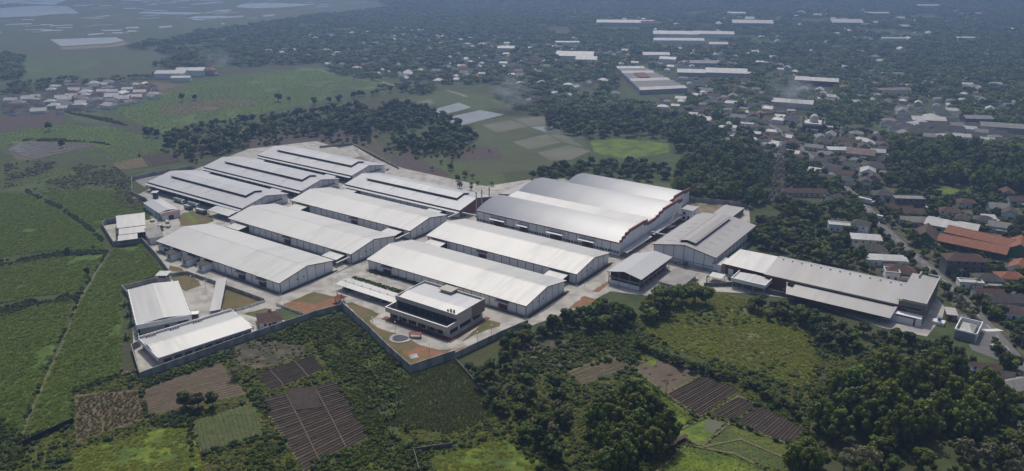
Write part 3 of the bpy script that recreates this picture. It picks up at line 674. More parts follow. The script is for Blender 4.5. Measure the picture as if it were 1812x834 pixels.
for j in range(1, 8):
    y = L*j/7.0-.3; part('post', mb().box(W-.5,y-.2,0,W-.1,y+.2,he-.4), M['wall_concrete'], t); part('post', mb().box(.1,y-.2,0,.5,y+.2,he-.4), M['wall_concrete'], t)
part('floor_beam', mb().box(.1,-.26,3.9,W-.1,.26,4.5).box(W-.52,.3,3.9,W-.05,L,4.5), M['wall_concrete'], t)
part('rail', mb().box(.1,-.1,5.6,W-.1,.1,5.8).box(W-.35,.3,5.6,W-.15,L,5.8), M['maroon'], t)
part('back_wall', mb().box(.6,1.6,0,W-1.6,L-.6,he-.6), M['maroon'], t)
part('front_wall', mb().box(.55,-.12,.1,W-.55,.12,2.6), M['white_wall'], t); part('upper_floor', mb().box(.5,.3,4.1,W-.6,1.5,4.3), M['grey_wall'], t)
t = thing('plank_shed', 'low flat grey shed roof beside the open-sided hall', 'shed', uv(-176,402,.12), YAW)
part('roof', mb().slab((0,0,3.0),(14,0,2.8),(15,24,3.4),(0,24,3.4),.2), M['roof_dull'], t); part('wall', mb().box(.5,.5,0,13.5,23,2.7), M['grey_wall'], t)
for y in (.3, 12): part('post', mb().box(-.1,y,0,.2,y+.3,2.9), M['column'], t)
# small flat-roofed block at the factory corner, grey lean-to by the far fence
t = thing('annex', 'white cubic annex at the far corner of the arched factory', 'building', uv(-214,519,.12), YAW)
part('wall', mb().box(0,0,0,9,12,8), M['white_paint'], t); part('parapet', mb().box(-.2,-.2,8,9.2,.3,8.7).box(8.8,.3,8,9.2,12.2,8.7), M['white_paint'], t); part('roof', mb().box(.05,.35,8,8.75,11.9,8.2), M['roof_old'], t)
for z in (1.2, 4.6):
    part('window', mb().box(2,-.1,z,4,-.003,z+1.8), M['glass'], t); part('window', mb().box(9.003,3,z,9.1,5,z+1.8), M['glass'], t)
part('door', mb().box(5.5,-.1,0,7,-.003,4), M['dark'], t)
t = thing('fence_shed', 'grey metal lean-to by the far boundary wall', 'shed', uv(-196,535,.12), YAW)
part('roof', mb().slab((0,0,4),(15,0,4.4),(15,24,4.4),(0,24,4.0),.2), M['roof_old'], t); part('wall', mb().box(8,.4,0,14.6,23.5,3.9), M['rust'], t)
for y in (.5,12,23): part('post', mb().box(.3,y,0,.6,y+.3,3.9), M['column'], t)

# ---------------------------------------------------------------- generic oriented frame from three surveyed corners
def frame(A, B, C, z):
    a, b, c = at(*A, z), at(*B, z), at(*C, z); x = b-a; L = x.length; x.normalize(); y = Vector((-x.y, x.x, 0))
    W = (c-a).dot(y)
    if W < 0: a = a + y*W; W = -W
    return Vector((a.x, a.y, .12)), math.atan2(x.y, x.x), L, W
def windows_on(t, pts, m='glass'):
    for x0,y0,z0,x1,y1,z1 in pts: part('window', mb().box(x0,y0,z0,x1,y1,z1), M[m], t)

# office
t = thing('office', 'two-storey taupe office with white roof and dark glazed terrace', 'office', uv(-276,281,.12), YAW)
L, W = 41.0, 31.0
part('ground_floor', mb().box(1,1.2,0,L-.6,W-.5,4.2), M['cream_wall'], t)
part('terrace_band', mb().box(-.6,-.6,4.0,L+.3,-.15,6.6).box(-.6,-.15,4.0,-.15,7.4,6.6).box(L-.15,-.15,4.0,L+.3,7.4,6.6), M['taupe'], t)
part('terrace_coping', mb().box(-.75,-.75,6.6,L+.45,-.1,6.8).box(-.75,-.1,6.6,-.1,7.3,6.8).box(L-.1,-.1,6.6,L+.45,7.3,6.8), M['white_paint'], t)
part('terrace_floor', mb().box(-.1,-.1,4.3,L-.2,7.5,4.6), M['car_dark'], t)
part('glazed_front', mb().box(.6,7.5,4.6,L-.2,7.8,8.2), M['glass'], t)
for i in range(9): part('mullion', mb().box(.6+i*4.9,7.38,4.6,.78+i*4.9,7.497,8.2), M['column'], t)
part('upper_band', mb().box(-.3,7.2,8.0,L+.3,7.75,10.4).box(-.3,7.75,4.2,.1,W+.3,10.4), M['taupe'], t)
part('side_cladding', mb().box(L-.1,7.76,4.2,L+.3,20,10.4), M['taupe'], t); part('side_panel', mb().box(L-.1,20.05,3.4,L+.34,W+.3,10.35), M['brown_clad'], t)
part('rear_band', mb().box(.11,W-.2,4.2,L-.12,W+.3,10.4), M['taupe'], t); part('upper_wall', mb().box(.2,7.9,4.2,L-.15,W-.25,9.2), M['taupe'], t)
part('parapet', mb().box(-.3,7.2,10.4,L+.3,7.6,10.6).box(-.3,7.6,10.4,.0,W+.3,10.6).box(L,7.6,10.4,L+.3,W+.3,10.6).box(0,W,10.4,L,W+.3,10.6), M['white_paint'], t)
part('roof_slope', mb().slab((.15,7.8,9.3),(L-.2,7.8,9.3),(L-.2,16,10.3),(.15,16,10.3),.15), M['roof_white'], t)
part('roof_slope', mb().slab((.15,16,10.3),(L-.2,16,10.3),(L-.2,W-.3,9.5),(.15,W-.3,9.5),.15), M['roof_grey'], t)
part('stair_head', mb().box(15,W-4.4,9.4,22,W+.6,11.2), M['cream_wall'], t); part('stair_roof', mb().box(14.2,W-5.2,11.2,22.8,W+1.4,11.5), M['taupe'], t)
for i in range(5): part('roof_unit', mb().box(34+i*1.0,8.6+(i%2)*1.2,9.5,34.7+i*1.0,9.5+(i%2)*1.2,10.8).cyl(34.35+i,9.0+(i%2)*1.2,10.8,11.1,.25,8), M['column'], t)
for i, x in enumerate((3,9.5,16,22.5,28.5,34)):
    part('window', mb().box(x,1.05,.8,x+3.2,1.19,3.0), M['glass'], t); part('pillar', mb().box(x-1.3,.4,0,x-.5,1.15,4.0), M['maroon'] if i in (1,2,3) else M['column'], t)
windows_on(t, [(L-.595,3,1,L-.45,9,3.2),(L-.595,11,1,L-.45,20,3.2),(L-.595,22,1,L-.45,29,3.0)])
part('step', mb().box(-2,-2.6,0,L+1.5,1.1,.25).box(L+1.5,-2.6,0,L+4,W,.25), M['maroon'], t)
# staff carport
t = thing('carport', 'long white-roofed carport with parked cars beside the office', 'carport', uv(-326,291.5,.12), YAW)
part('roof_sheet', mb().slab((0,0,3.6),(46,0,3.6),(46,4.6,4.3),(0,4.6,4.3),.15), M['roof_white'], t); part('roof_sheet', mb().slab((0,4.7,4.5),(44,4.7,4.5),(44,10.5,3.7),(0,10.5,3.7),.15), M['roof_white'], t)
for i in range(7): part('post', mb().box(3+i*6.6,4.9,0,3.25+i*6.6,5.15,5.2), M['steel'], t)
# gazebo with red flared roof
g = at(601.5, 535); t = thing('gazebo', 'small gazebo with a flared red roof at the wall corner', 'gazebo', (g.x,g.y,.12), YAW)
for a in (-1.6,1.6):
    for b in (-1.6,1.6): part('post', mb().box(a-.15,b-.15,0,a+.15,b+.15,2.8), M['trim_red'], t)
m_ = mb(); m_.add([(-3,-3,2.9),(3,-3,2.9),(3,3,2.9),(-3,3,2.9),(-1.2,-.3,4.3),(1.2,-.3,4.3),(1.2,.3,4.3),(-1.2,.3,4.3)], [(0,1,5,4),(1,2,6,5),(2,3,7,6),(3,0,4,7),(4,5,6,7),(3,2,1,0)])
part('roof', m_, M['trim_red'], t); part('ridge_horn', mb().bar((-1.3,0,4.3),(-2.2,0,5.2),.35).bar((1.3,0,4.3),(2.2,0,5.2),.35), M['trim_red'], t); part('floor', mb().box(-2,-2,0,2,2,.4), M['cream_wall'], t)
g = at(735, 597); t = thing('bridge_arbour', 'little red arbour beside the garden pond', 'arbour', (g.x,g.y,.12), YAW+.5)
part('roof', mb().slab((-3.2,-1.5,2.2),(3.2,-1.5,2.2),(3.2,0,2.8),(-3.2,0,2.8),.15).slab((-3.2,0.003,2.8),(3.2,.003,2.8),(3.2,1.5,2.2),(-3.2,1.5,2.2),.15), M['trim_red'], t)
for a in (-2.8,2.8): part('post', mb().box(a-.12,-1.2,0,a+.12,-.9,2.1).box(a-.12,.9,0,a+.12,1.2,2.1), M['maroon'], t)
g = at(732.5, 632); t = thing('canvas_tent', 'small white peaked tent on the red earth of the office garden', 'tent', (g.x,g.y,.15), .4)
part('canvas', mb().add([(-2,-1.6,.1),(2,-1.6,.1),(2,1.6,.1),(-2,1.6,.1),(-1.2,0,1.7),(1.4,.2,1.5)], [(0,1,5,4),(1,2,5),(2,3,4,5),(3,0,4)]), M['white_paint'], t)
part('pole', mb().cyl(0,0,.1,1.6,.05,6), M['steel'], t)

# corner compound: main shed, long shed, carport, guard tower, kiosk, guest house
def shed3(name, label, A, B, C, he, hr, roofm, wallm, ridge='x', fas='fascia', oh=.9, cat='shed'):
    o, rz, L, W = frame(A, B, C, he); t = thing(name, label, cat, o, rz)
    if ridge == 'x':
        part('wall', mb().prism([(.4,0),(W-.4,0),(W-.4,he-.25),(W/2,hr-.3),(.4,he-.25)], .4, L-.4), M[wallm], t)
        gable_roof(t, L, W, he, hr, M[roofm], oh=.3, og=.3, fas=fas)
    else:
        part('wall', mb().prism([(.4,0),(L-.4,0),(L-.4,he-.25),(L/2,hr-.3),(.4,he-.25)], .4, W-.4, 'y'), M[wallm], t)
        part('roof_slope', mb().slab((-.3,-.3,he),(L/2,-.3,hr),(L/2,W+.3,hr),(-.3,W+.3,he),.18), M[roofm], t)
        part('roof_slope', mb().slab((L/2,-.3,hr),(L+.3,-.3,he),(L+.3,W+.3,he),(L/2,W+.3,hr),.18), M[roofm], t)
        part('fascia', mb().box(-.3,-.45,he-.5,L+.3,-.303,he+.02).box(-.3,W+.303,he-.5,L+.3,W+.45,he+.02), M[fas], t)
    return t, L, W
t, L, W = shed3('compound_hall', 'white twin-slope hall inside the walled corner compound', (244,575),(335,557),(235,512), 6.4, 7.6, 'roof_white', 'grey_wall', ridge='y', fas='white_paint')
part('gutter_wall', mb().box(-.8,-.5,3.4,-.35,W,6.6).box(L+.35,-.5,3.4,L+.8,W,6.6), M['white_paint'], t)
part('front_band', mb().box(-.8,-1.0,4.2,L+.8,-.46,6.7), M['white_paint'], t)
windows_on(t, [(L*.5,-.05,1.2,L*.58,.39,3.0),(L*.76,-.05,1.4,L*.95,.39,3.4)])
for i in range(10):
    part('downpipe', mb().box(-1.15,2+i*(W-4)/9,2,-.81,2.5+i*(W-4)/9,6.9).box(L+.81,2+i*(W-4)/9,2,L+1.15,2.5+i*(W-4)/9,6.9), M['white_paint'], t)
t, L, W = shed3('long_shed', 'long bright white shed along the wall of the corner compound', (281,633),(446,580),(249,600), 5.0, 6.6, 'roof_white', 'grey_wall', fas='white_paint')
part('back_parapet', mb().box(-.5,W+.35,3.6,L+.5,W+.8,6.2), M['white_paint'], t); part('side_parapet', mb().box(-.8,-.3,3.6,-.45,W+.35,5.6), M['white_paint'], t); part('side_parapet', mb().box(L+.45,-.3,3.6,L+.8,W+.35,5.6), M['white_paint'], t)
windows_on(t, [(2+i*L/9.2,.2,1.4,2+i*L/9.2+L/13,.39,3.0) for i in range(9)])
for i in range(12): part('roof_vent', mb().cyl(3+i*1.3+(i//4)*6.5,W-1.0,5.2,6.5,.45,8), M['steel'], t)
o, rz, L, W = frame((370,551),(390,549),(352,497), 3.6); t = thing('carport', 'narrow white carport in the yard of the corner compound', 'carport', o, rz)
part('roof_sheet', mb().slab((0,0,3.4),(L,0,3.9),(L,W,3.9),(0,W,3.4),.15), M['roof_white'], t)
for i in range(7): part('roof_rib', mb().box(.1,i*(W-.3)/6,3.42,.4,i*(W-.3)/6+.3,3.6).box(L-.3,i*(W-.3)/6,3.92,L,i*(W-.3)/6+.3,4.1), M['white_paint'], t)
for i in range(6): part('post', mb().box(.2,.5+i*(W-1)/5,0,.4,.7+i*(W-1)/5,3.3).box(L-.4,.5+i*(W-1)/5,0,L-.2,.7+i*(W-1)/5,3.7), M['steel'], t)
g = at(292, 503); t = thing('guard_tower', 'small two-storey guard tower with flat white roof on the boundary wall', 'guard tower', (g.x,g.y,.12), R(-2))
part('wall', mb().box(-2.6,-2.2,0,2.6,2.2,4.6), M['grey_wall'], t); part('cabin', mb().box(-2.4,-2.0,4.6,2.4,2.0,6.4), M['glass'], t)
for a in (-2.5,2.5):
    for b in (-2.1,2.1): part('post', mb().box(a-.15,b-.15,4.6,a+.15,b+.15,6.5), M['white_paint'], t)
part('roof', mb().slab((-3.6,-3.2,6.5),(3.6,-3.2,6.7),(3.6,3.2,7.1),(-3.6,3.2,6.9),.2), M['roof_white'], t); part('stair', mb().slab((2.7,-2,.2),(4.6,-2,.2),(3.4,2,4.4),(2.7,2,4.4),.3), M['white_paint'], t)
g = at(346, 563); t = thing('kiosk', 'little white kiosk in the concrete yard of the corner compound', 'kiosk', (g.x,g.y,.12), R(12))
part('roof', mb().slab((-2,-1.6,2.9),(2,-1.6,2.9),(2,1.6,3.2),(-2,1.6,3.2),.25), M['white_paint'], t); part('wall', mb().box(-1.6,-1.2,0,1.6,1.2,2.6), M['rust'], t); part('window', mb().box(-1,-1.3,1,1,-1.203,2.1), M['glass'], t)
o, rz, L, W = frame((458,573),(501,566),(453,556), 3.4); t = thing('guest_house', 'small white house with dark brown tiled roof at the gate lawn', 'house', o, rz)
part('wall', mb().box(.6,.6,0,L-.6,W-.6,3.3), M['white_paint'], t)
part('roof', mb().add([(-.5,-.5,3.3),(L+.5,-.5,3.3),(L+.5,W+.5,3.3),(-.5,W+.5,3.3),(W*.25,W/2,6.0),(L-W*.25,W/2,6.0)], [(0,1,5,4),(1,2,5),(2,3,4,5),(3,0,4),(3,2,1,0)]), M['tile_brown'], t)
part('dormer', mb().add([(L*.45,W*.45,5.6),(L*.62,W*.45,5.6),(L*.62,W*.75,5.6),(L*.45,W*.75,5.6),(L*.53,W*.6,7.2)], [(0,1,4),(1,2,4),(2,3,4),(3,0,4)]), M['tile_brown'], t)
windows_on(t, [(L*.55,.45,1,L*.72,.59,2.4),(L*.2,.45,1,L*.3,.59,2.4)]); part('door', mb().box(L*.4,.45,0,L*.5,.59,2.3), M['maroon'], t)

# service yard in the west corner
o, rz, L, W = frame((203,423),(258,416),(187,388), 6); t = thing('stepped_shed', 'white shed with three stepped roof strips in the west corner', 'shed', o, rz)
part('roof_sheet', mb().slab((1,W*.48,5.8),(L,W*.48,5.8),(L,W,7.4),(0,W,7.4),.18), M['roof_white'], t)
part('roof_sheet', mb().slab((2,W*.22,4.9),(L,W*.22,4.9),(L,W*.47,5.5),(2,W*.47,5.5),.18), M['roof_white'], t)
part('roof_sheet', mb().slab((1.5,0,4.2),(L*.72,0,4.2),(L*.72,W*.21,4.7),(1.5,W*.21,4.7),.18), M['roof_white'], t)
part('wall', mb().box(.4,W*.3,0,L-.6,W-.6,4.8), M['dark'], t)
for i in range(5): part('post', mb().box(2+i*(L-4)/4,W*.24,0,2.3+i*(L-4)/4,W*.26,4.7), M['column'], t)
o, rz, L, W = frame((263,421),(288,417),(250,407), 5); t = thing('grey_shed', 'small shed with a plain grey roof beside the stepped white shed', 'shed', o, rz)
part('roof', mb().slab((-.5,-.5,4.6),(L+.5,-.5,4.6),(L+.5,W+.5,5.4),(-.5,W+.5,5.4),.2), M['roof_dull'], t); part('wall', mb().box(.3,.3,0,L-.3,W-.3,4.4), M['white_wall'], t)
part('door', mb().box(L*.55,.15,0,L*.8,.29,3), M['dark'], t); part('column', mb().box(0,.1,0,.3,.28,4.4).box(L-.3,.1,0,L,.28,4.4), M['column'], t)
o, rz, L, W = frame((283,378),(316,371),(275,355), 5); t = thing('store_house', 'white store with twin-slope metal roof and maroon porch by the west wall', 'building', o, rz)
part('wall', mb().box(.3,.3,0,L-.3,W,4.8), M['white_wall'], t)
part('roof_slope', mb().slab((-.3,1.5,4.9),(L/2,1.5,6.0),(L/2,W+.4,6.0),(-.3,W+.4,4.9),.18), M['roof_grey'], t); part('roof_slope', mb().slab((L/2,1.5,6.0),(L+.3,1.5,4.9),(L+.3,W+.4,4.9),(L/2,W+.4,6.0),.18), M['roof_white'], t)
part('porch_roof', mb().slab((-.4,-3.5,3.9),(L+.4,-3.5,3.9),(L+.4,1.45,4.7),(-.4,1.45,4.7),.2), M['maroon'], t); part('porch_wall', mb().box(.4,-2.9,0,L-.4,.28,3.6), M['white_wall'], t)
part('door', mb().box(L*.35,-3.05,0,L*.62,-2.903,2.8), M['maroon'], t)
g = at(277.5, 363); t = thing('water_tank', 'blue water tank on a steel stand beside the white store', 'water tank', (g.x,g.y,.12), 0)
for a in (-1.3,1.3):
    for b in (-1.3,1.3): part('leg', mb().box(a-.12,b-.12,0,a+.12,b+.12,5.2), M['steel'], t)
part('tank', mb().cyl(0,0,5.3,9.0,1.9,14).cyl(0,0,9.003,9.5,1.9,14,.6), M['tank_blue'], t); part('platform', mb().box(-1.9,-1.9,5.1,1.9,1.9,5.28), M['steel'], t); part('canopy', mb().slab((-2.4,-2.2,10.2),(2.4,-2.2,10.2),(2.4,2.2,10.5),(-2.4,2.2,10.5),.15), M['roof_white'], t)
for a in (-2,2): part('strut', mb().bar((a,-1.8,5.2),(a,-1.8,10.1),.12).bar((a,1.8,5.2),(a,1.8,10.1),.12), M['steel'], t)
random.seed(11)
for k in range(9):                         # stacked sacks and pallets in the service yard
    g = at(268+random.uniform(0,34), 392+random.uniform(0,18)); w = random.uniform(.8,1.8)
    m_ = mb(); 
    for l in range(3): m_.box(-w+.1*l,-w*.7,l*.55,w-.1*l,w*.7,l*.55+.5)
    t = tag(link('pallet_stack', m_.mesh('pallet_stack', M[random.choice(['cream_wall','white_paint','stubble','zinc'])]), None, (g.x,g.y,.13), random.uniform(0,3)), 'pale stacked pallets heaped in the yard beside the stepped white shed', 'pallets', 'pallet stacks in the west yard')

# ---------------------------------------------------------------- boundary walls: posts and panels
def fence(name, label, pts, h=2.6, mk='wall_concrete', seg=4.0, thick=.22, base=0.0, every=1, cap=True):
    if mk in ('dark','column'): cap = False
    P = [at(*p) for p in pts]; t = thing(name, label, 'wall', (P[0].x,P[0].y,base), 0); o = P[0]
    for i in range(len(P)-1):
        a, b = P[i]-o, P[i+1]-o; d = b-a; n = max(1, round(d.length/seg)); w = d.length/n; rz = math.atan2(d.y, d.x)
        me = mb().box(.16,-thick/2,0,w-.16,thick/2,h).mesh('panel', M[mk]); mp = mb().box(-.2,-thick*.9,0,.2,thick*.9,h+.12).mesh('post', M[mk] if mk in ('dark','column') else M['wall_concrete'])
        for k in range(n):
            q = a.lerp(b, k/n); part('panel', me, None, t, (q.x,q.y,0), rz); part('post', mp, None, t, (q.x,q.y,0), rz)
        if cap: part('coping', mb().box(0,-thick*.75,h+.003,d.length,thick*.75,h+.1), M['wall_concrete'], t, (a.x,a.y,0), rz)
    return t
fence('boundary_wall', 'concrete wall below the long bright white shed', [(249,671),(350,634),(450,598),(520,574),(560,560)], 3.4)
fence('boundary_wall', 'concrete wall running up to the red-roofed gazebo', [(560,560),(606,548)], 3.4)
fence('boundary_wall', 'concrete retaining wall sloping down from the gazebo to the sharp garden corner', [(606,548),(650,588),(690,628),(727,661)], 4.6)
fence('boundary_wall', 'concrete retaining wall on the cornfield side of the office garden', [(727,661),(775,645),(806,635)], 4.6)
fence('boundary_wall', 'concrete wall between the office path and the trees', [(806,635),(850,614),(888,596),(935,576)], 3.4)
fence('boundary_wall', 'concrete wall along the cornfield edge running toward the lower trees', [(806,641),(850,690),(888,735)], 2.0, 'column')
fence('boundary_wall', 'concrete wall on the cane side of the corner compound', [(217,514),(234,534),(242,580),(249,612),(234,620),(249,671)], 3.2)
fence('boundary_wall', 'concrete wall behind the guard tower facing the cane field', [(217,514),(282,498)], 2.8)
fence('boundary_wall', 'concrete wall between cane field and the three porch boxes warehouse', [(302,488),(276,454),(252,428)], 2.8)
fence('boundary_wall', 'concrete wall around the stepped white shed', [(252,430),(202,436),(181,402),(190,396),(250,388)], 3.4)
fence('boundary_wall', 'concrete wall beside the white store with maroon porch', [(282,392),(260,358),(235,346)], 3.2)
fence('boundary_wall', 'concrete wall at the far west corner behind the truck warehouse', [(235,346),(234,320),(262,313),(346,299)], 3.2)
fence('boundary_wall', 'low white wall between the corner compound and the warehouse road', [(302,490),(332,486),(400,510),(468,535)], 2.2, 'wall_concrete')
fence('boundary_wall', 'low white garden wall at the compound gate', [(468,535),(430,548),(392,555)], 1.2, 'white_wall')
fence('boundary_wall', 'low white wall of the gate lawn by the brown-roofed house', [(490,541),(520,552),(543,560)], 1.4, 'white_wall')
fence('boundary_wall', 'far concrete wall behind the earth yard', [(1204,356),(1260,360),(1325,368)], 3.4)
fence('boundary_wall', 'stone wall rimming the sunken concrete basin', [(566,262),(622,257),(706,300)], 2.0)
fence('boundary_wall', 'dark wall in front of the red-walled east factory yard', [(1246,508),(1300,506),(1360,520),(1420,532)], 2.6, 'column')
fence('boundary_wall', 'short dark wall beside the cane path', [(42,790),(88,768),(132,748)], 2.6, 'dark')
fence('boundary_wall', 'short dark wall at the lower end of the cornfield', [(800,790),(732,800),(742,836)], 1.8, 'column')
# ---------------------------------------------------------------- east factory
t = thing('east_factory', 'long low factory with pale roof, lean-to and red walls by the road', 'factory', uv(-126,424,.12), YAW)
Lq = 76.0
part('wall', mb().box(1,12,0,Lq,39,7.2), M['maroon'], t)
part('roof_slope', mb().slab((0,12.5,7.6),(Lq+1,12.5,7.6),(Lq+1,35.5,10.6),(0,35.5,10.6),.2), M['roof_old'], t)
part('roof_slope', mb().slab((0,35.5,10.6),(Lq+1,35.5,10.6),(Lq+1,41,9.6),(0,41,9.6),.2), M['roof_old'], t)
part('roof_gap', mb().box(14,11.4,6.0,Lq-6,12.4,7.3), M['dark'], t)
part('lean_to_roof', mb().slab((17,-1,4.6),(Lq-5,-1,4.6),(Lq-4,13,6.6),(13,13,6.6),.2), M['roof_old'], t)
part('fascia', mb().box(0,12.3,7.0,14,12.497,7.65).box(17,-1.2,4.2,Lq-5,-1.003,4.65), M['trim_red'], t)
for i in range(12): part('post', mb().box(20+i*4.2,0,0,20.3+i*4.2,.3,4.6), M['column'], t)
part('inner_wall', mb().box(19,8,0,Lq-6,8.4,5.4), M['maroon'], t)
for i in range(13):
    x = 4+i*5.4; part('roof_vent', mb().cyl(x,34.2,10.3,11.2,.42,8).cyl(x,34.2,11.203,11.5,.6,8,.2), M['white_paint'], t)
# white part at the inner end
part('white_roof', mb().slab((-27,17,6.6),(-.2,14,7.4),(-.2,39,9.8),(-24,39,9.4),.2), M['roof_white'], t); part('white_wall', mb().box(-25,18,0,-.5,38,6.2), M['maroon'], t)
part('porch_roof', mb().box(-33,16,5.2,-27.2,30,5.5), M['roof_white'], t); part('porch_wall', mb().box(-32,17,0,-27.5,30,5.1), M['white_wall'], t)
part('door', mb().box(-23,17.8,0,-20,17.97,3.8), M['white_paint'], t)
t = thing('front_canopy', 'white parapet canopy in front of the east factory entrance', 'canopy', uv(-141,424,.12), YAW)
part('roof_slope', mb().slab((.4,.6,5.3),(10,.6,6.0),(10,13,6.0),(.4,13,5.3),.15).slab((10.003,.6,6.0),(19.5,.6,5.3),(19.5,13,5.3),(10.003,13,6.0),.15), M['roof_white'], t)
part('parapet', mb().box(0,0,4.0,20,.5,6.2).box(0,.5,4.0,.4,13.5,6.2).box(19.6,.5,4.0,20,13.5,6.2), M['white_wall'], t)
for x in (.8,7,13,19.2): part('post', mb().box(x-.25,.6,0,x+.25,1.1,4.0), M['grey_wall'], t)
part('back_wall', mb().box(1,12.5,0,19,12.9,4), M['maroon'], t)
t = thing('factory_office', 'brown and white cubic office block at the road end of the east factory', 'office', uv(-54,424,.12), YAW)
part('wall', mb().box(0,12,0,13,56,10.2), M['brown_clad'], t); part('lower_block', mb().box(-6,7,0,12.5,12,4.6), M['white_wall'], t)
part('parapet', mb().box(1.5,11.9,10.2,13.2,12.5,11.6).box(12.6,12.5,10.2,13.2,56,11.6).box(7,56,10.2,13.2,56.6,11.6).box(3,50,10.2,3.5,56.6,12.2), M['roof_white'], t)
part('roof', mb().box(-1,13,10.2,12.5,55.8,10.5), M['roof_old'], t); part('door', mb().box(1,6.8,0,9,6.97,3.6), M['white_paint'], t); part('door_frame', mb().box(.2,6.75,3.65,10,6.97,4.2).box(9.1,6.75,0,10,6.97,3.6), M['trim_red'], t)
windows_on(t, [(2,11.8,6.2,11,11.97,7.6),(13.003,16,5,13.1,24,7),(13.003,30,5,13.1,40,7)])
t = thing('site_canopy', 'small flat white canopy on posts at the dark wall corner', 'canopy', at(1268,497,0)+Vector((0,0,.12)), YAW)
part('roof', mb().slab((-4,-3.4,3.2),(4,-3.4,3.2),(4,3.4,3.5),(-4,3.4,3.5),.2), M['roof_white'], t)
for a in (-3.6,3.6):
    for b in (-3,3): part('post', mb().box(a-.12,b-.12,0,a+.12,b+.12,3.1), M['steel'], t)
# walled depot at the road corner
o, rz, L, W = frame((1688,588),(1728,598),(1695,566), 3); t = thing('depot', 'white walled depot with a pale tent roof at the road corner', 'depot', o, rz)
for q in ((0,0,0,L,.4,5),(0,W-.4,0,L,W,5),(0,.4,0,.4,W-.4,5),(L-.4,.4,0,L,W-.4,5)): part('wall', mb().box(*q), M['white_paint'], t)
part('tent_roof', mb().add([(1.5,1.5,3.4),(L-2,1.5,3.4),(L-2,W-2,3.4),(1.5,W-2,3.4),(L*.5,W*.5,5.6)], [(0,1,4),(1,2,4),(2,3,4),(3,0,4)]), M['zinc'], t); part('floor', mb().box(.45,.45,.1,L-.45,W-.45,.3), M['asphalt'], t)
part('front_sheeting', mb().box(.5,-.6,.6,L-.5,-.03,4.6), M['tarp_blue'], t)
o, rz, L, W = frame((1677,556),(1694,558),(1680,546), 3.5); t = thing('gate_shed', 'small white gate shed beside the walled depot', 'shed', o, rz)
part('roof', mb().slab((-.5,-.5,3.4),(L+.5,-.5,3.4),(L+.5,W+.5,3.9),(-.5,W+.5,3.9),.2), M['zinc'], t); part('wall', mb().box(0,0,0,L,W,3.2), M['rust'], t); part('door', mb().box(1,-.1,0,2.4,-.003,2.4), M['dark'], t)
g = at(1660,573); t = thing('tank_rack', 'white tank stand with a blue drum beside the gate shed', 'tank stand', (g.x,g.y,.12), YAW)
part('block', mb().box(-3,-2,0,3,2,1.6), M['white_paint'], t); part('drum', mb().cyl(.3,0,1.6,3.2,1.0,12), M['tank_blue'], t); part('rail', mb().bar((-3,-2,2.4),(3,-2,2.4),.12).bar((-3,-2,1.6),(-3,-2,2.4),.12).bar((3,-2,1.6),(3,-2,2.4),.12), M['white_paint'], t)

# ---------------------------------------------------------------- telecom tower
g = at(1372, 362); HT = 57; t = thing('telecom_tower', 'tall lattice telecom mast standing among the trees', 'tower', (g.x,g.y,0), R(20))
def hw(z): return 4.2*(1-z/HT)**.85*.86 + .6
lv = [0,6,12,18,23,28,33,37.5,42,46,50,53.5,57]
for a, b in ((-1,-1),(1,-1),(1,1),(-1,1)):
    m_ = mb()
    for i in range(len(lv)-1): m_.bar((a*hw(lv[i]),b*hw(lv[i]),lv[i]),(a*hw(lv[i+1]),b*hw(lv[i+1]),lv[i+1]),.34)
    part('leg', m_, M['tower_paint'], t)
cs = [(-1,-1),(1,-1),(1,1),(-1,1)]
for i in range(len(lv)-1):
    m_ = mb(); h0, h1 = hw(lv[i]), hw(lv[i+1])
    for k in range(4):
        a, b = cs[k], cs[(k+1)%4]
        m_.bar((a[0]*h0,a[1]*h0,lv[i]),(b[0]*h1,b[1]*h1,lv[i+1]),.16).bar((b[0]*h0,b[1]*h0,lv[i]),(a[0]*h1,a[1]*h1,lv[i+1]),.16).bar((a[0]*h1,a[1]*h1,lv[i+1]),(b[0]*h1,b[1]*h1,lv[i+1]),.16)
    part('brace', m_, M['tower_paint'], t)
for z, a in ((36,.3),(40,2.2),(47,4.0)): part('dish', mb().cyl(hw(z)*1.3*math.cos(a),hw(z)*1.3*math.sin(a),z,z+1.1,.6,10), M['white_paint'], t)
for k in range(6): part('antenna', mb().box(1.1*math.cos(k)-.15,1.1*math.sin(k)-.15,52+k%2*2,1.1*math.cos(k)+.15,1.1*math.sin(k)+.15,54+k%2*2), M['white_paint'], t)

# ---------------------------------------------------------------- mosque
g = at(1438, 232); t = thing('mosque', 'pale mosque with a large dome and corner turrets by the road', 'mosque', (g.x,g.y,0), R(-25))
part('hall', mb().box(-10,-10,0,10,10,8), M['teal_paint'], t); part('cornice', mb().box(-10.6,-10.6,8,10.6,10.6,9.8), M['cream_wall'], t)
part('drum', mb().cyl(0,0,9.8,12.5,4.2,16), M['cream_wall'], t)
d = part('dome', mb().dome(0,0,12.5,4.7,20,8,1.15), M['cream_wall'], t); [setattr(p,'use_smooth',True) for p in d.data.polygons]
part('finial', mb().cyl(0,0,17.8,21,.2,6,.05), M['steel'], t)
for a in (-9.5,9.5):
    for b in (-9.5,9.5): 
        q = part('turret', mb().cyl(a,b,9.8,14,1.3,10), M['cream_wall'], t); part('cap', mb().dome(a,b,14,1.5,10,4,1.3), M['teal_paint'], q)
for k in range(5): part('window', mb().box(-8+k*3.6,-10.15,2,-6.4+k*3.6,-10.003,6.5), M['glass'], t)
part('porch', mb().box(-6,-14,0,6,-10.2,4.5), M['cream_wall'], t)
g = at(1486, 250); t = thing('minaret', 'slim pale minaret among roofs east of the mosque', 'minaret', (g.x,g.y,0), 0)
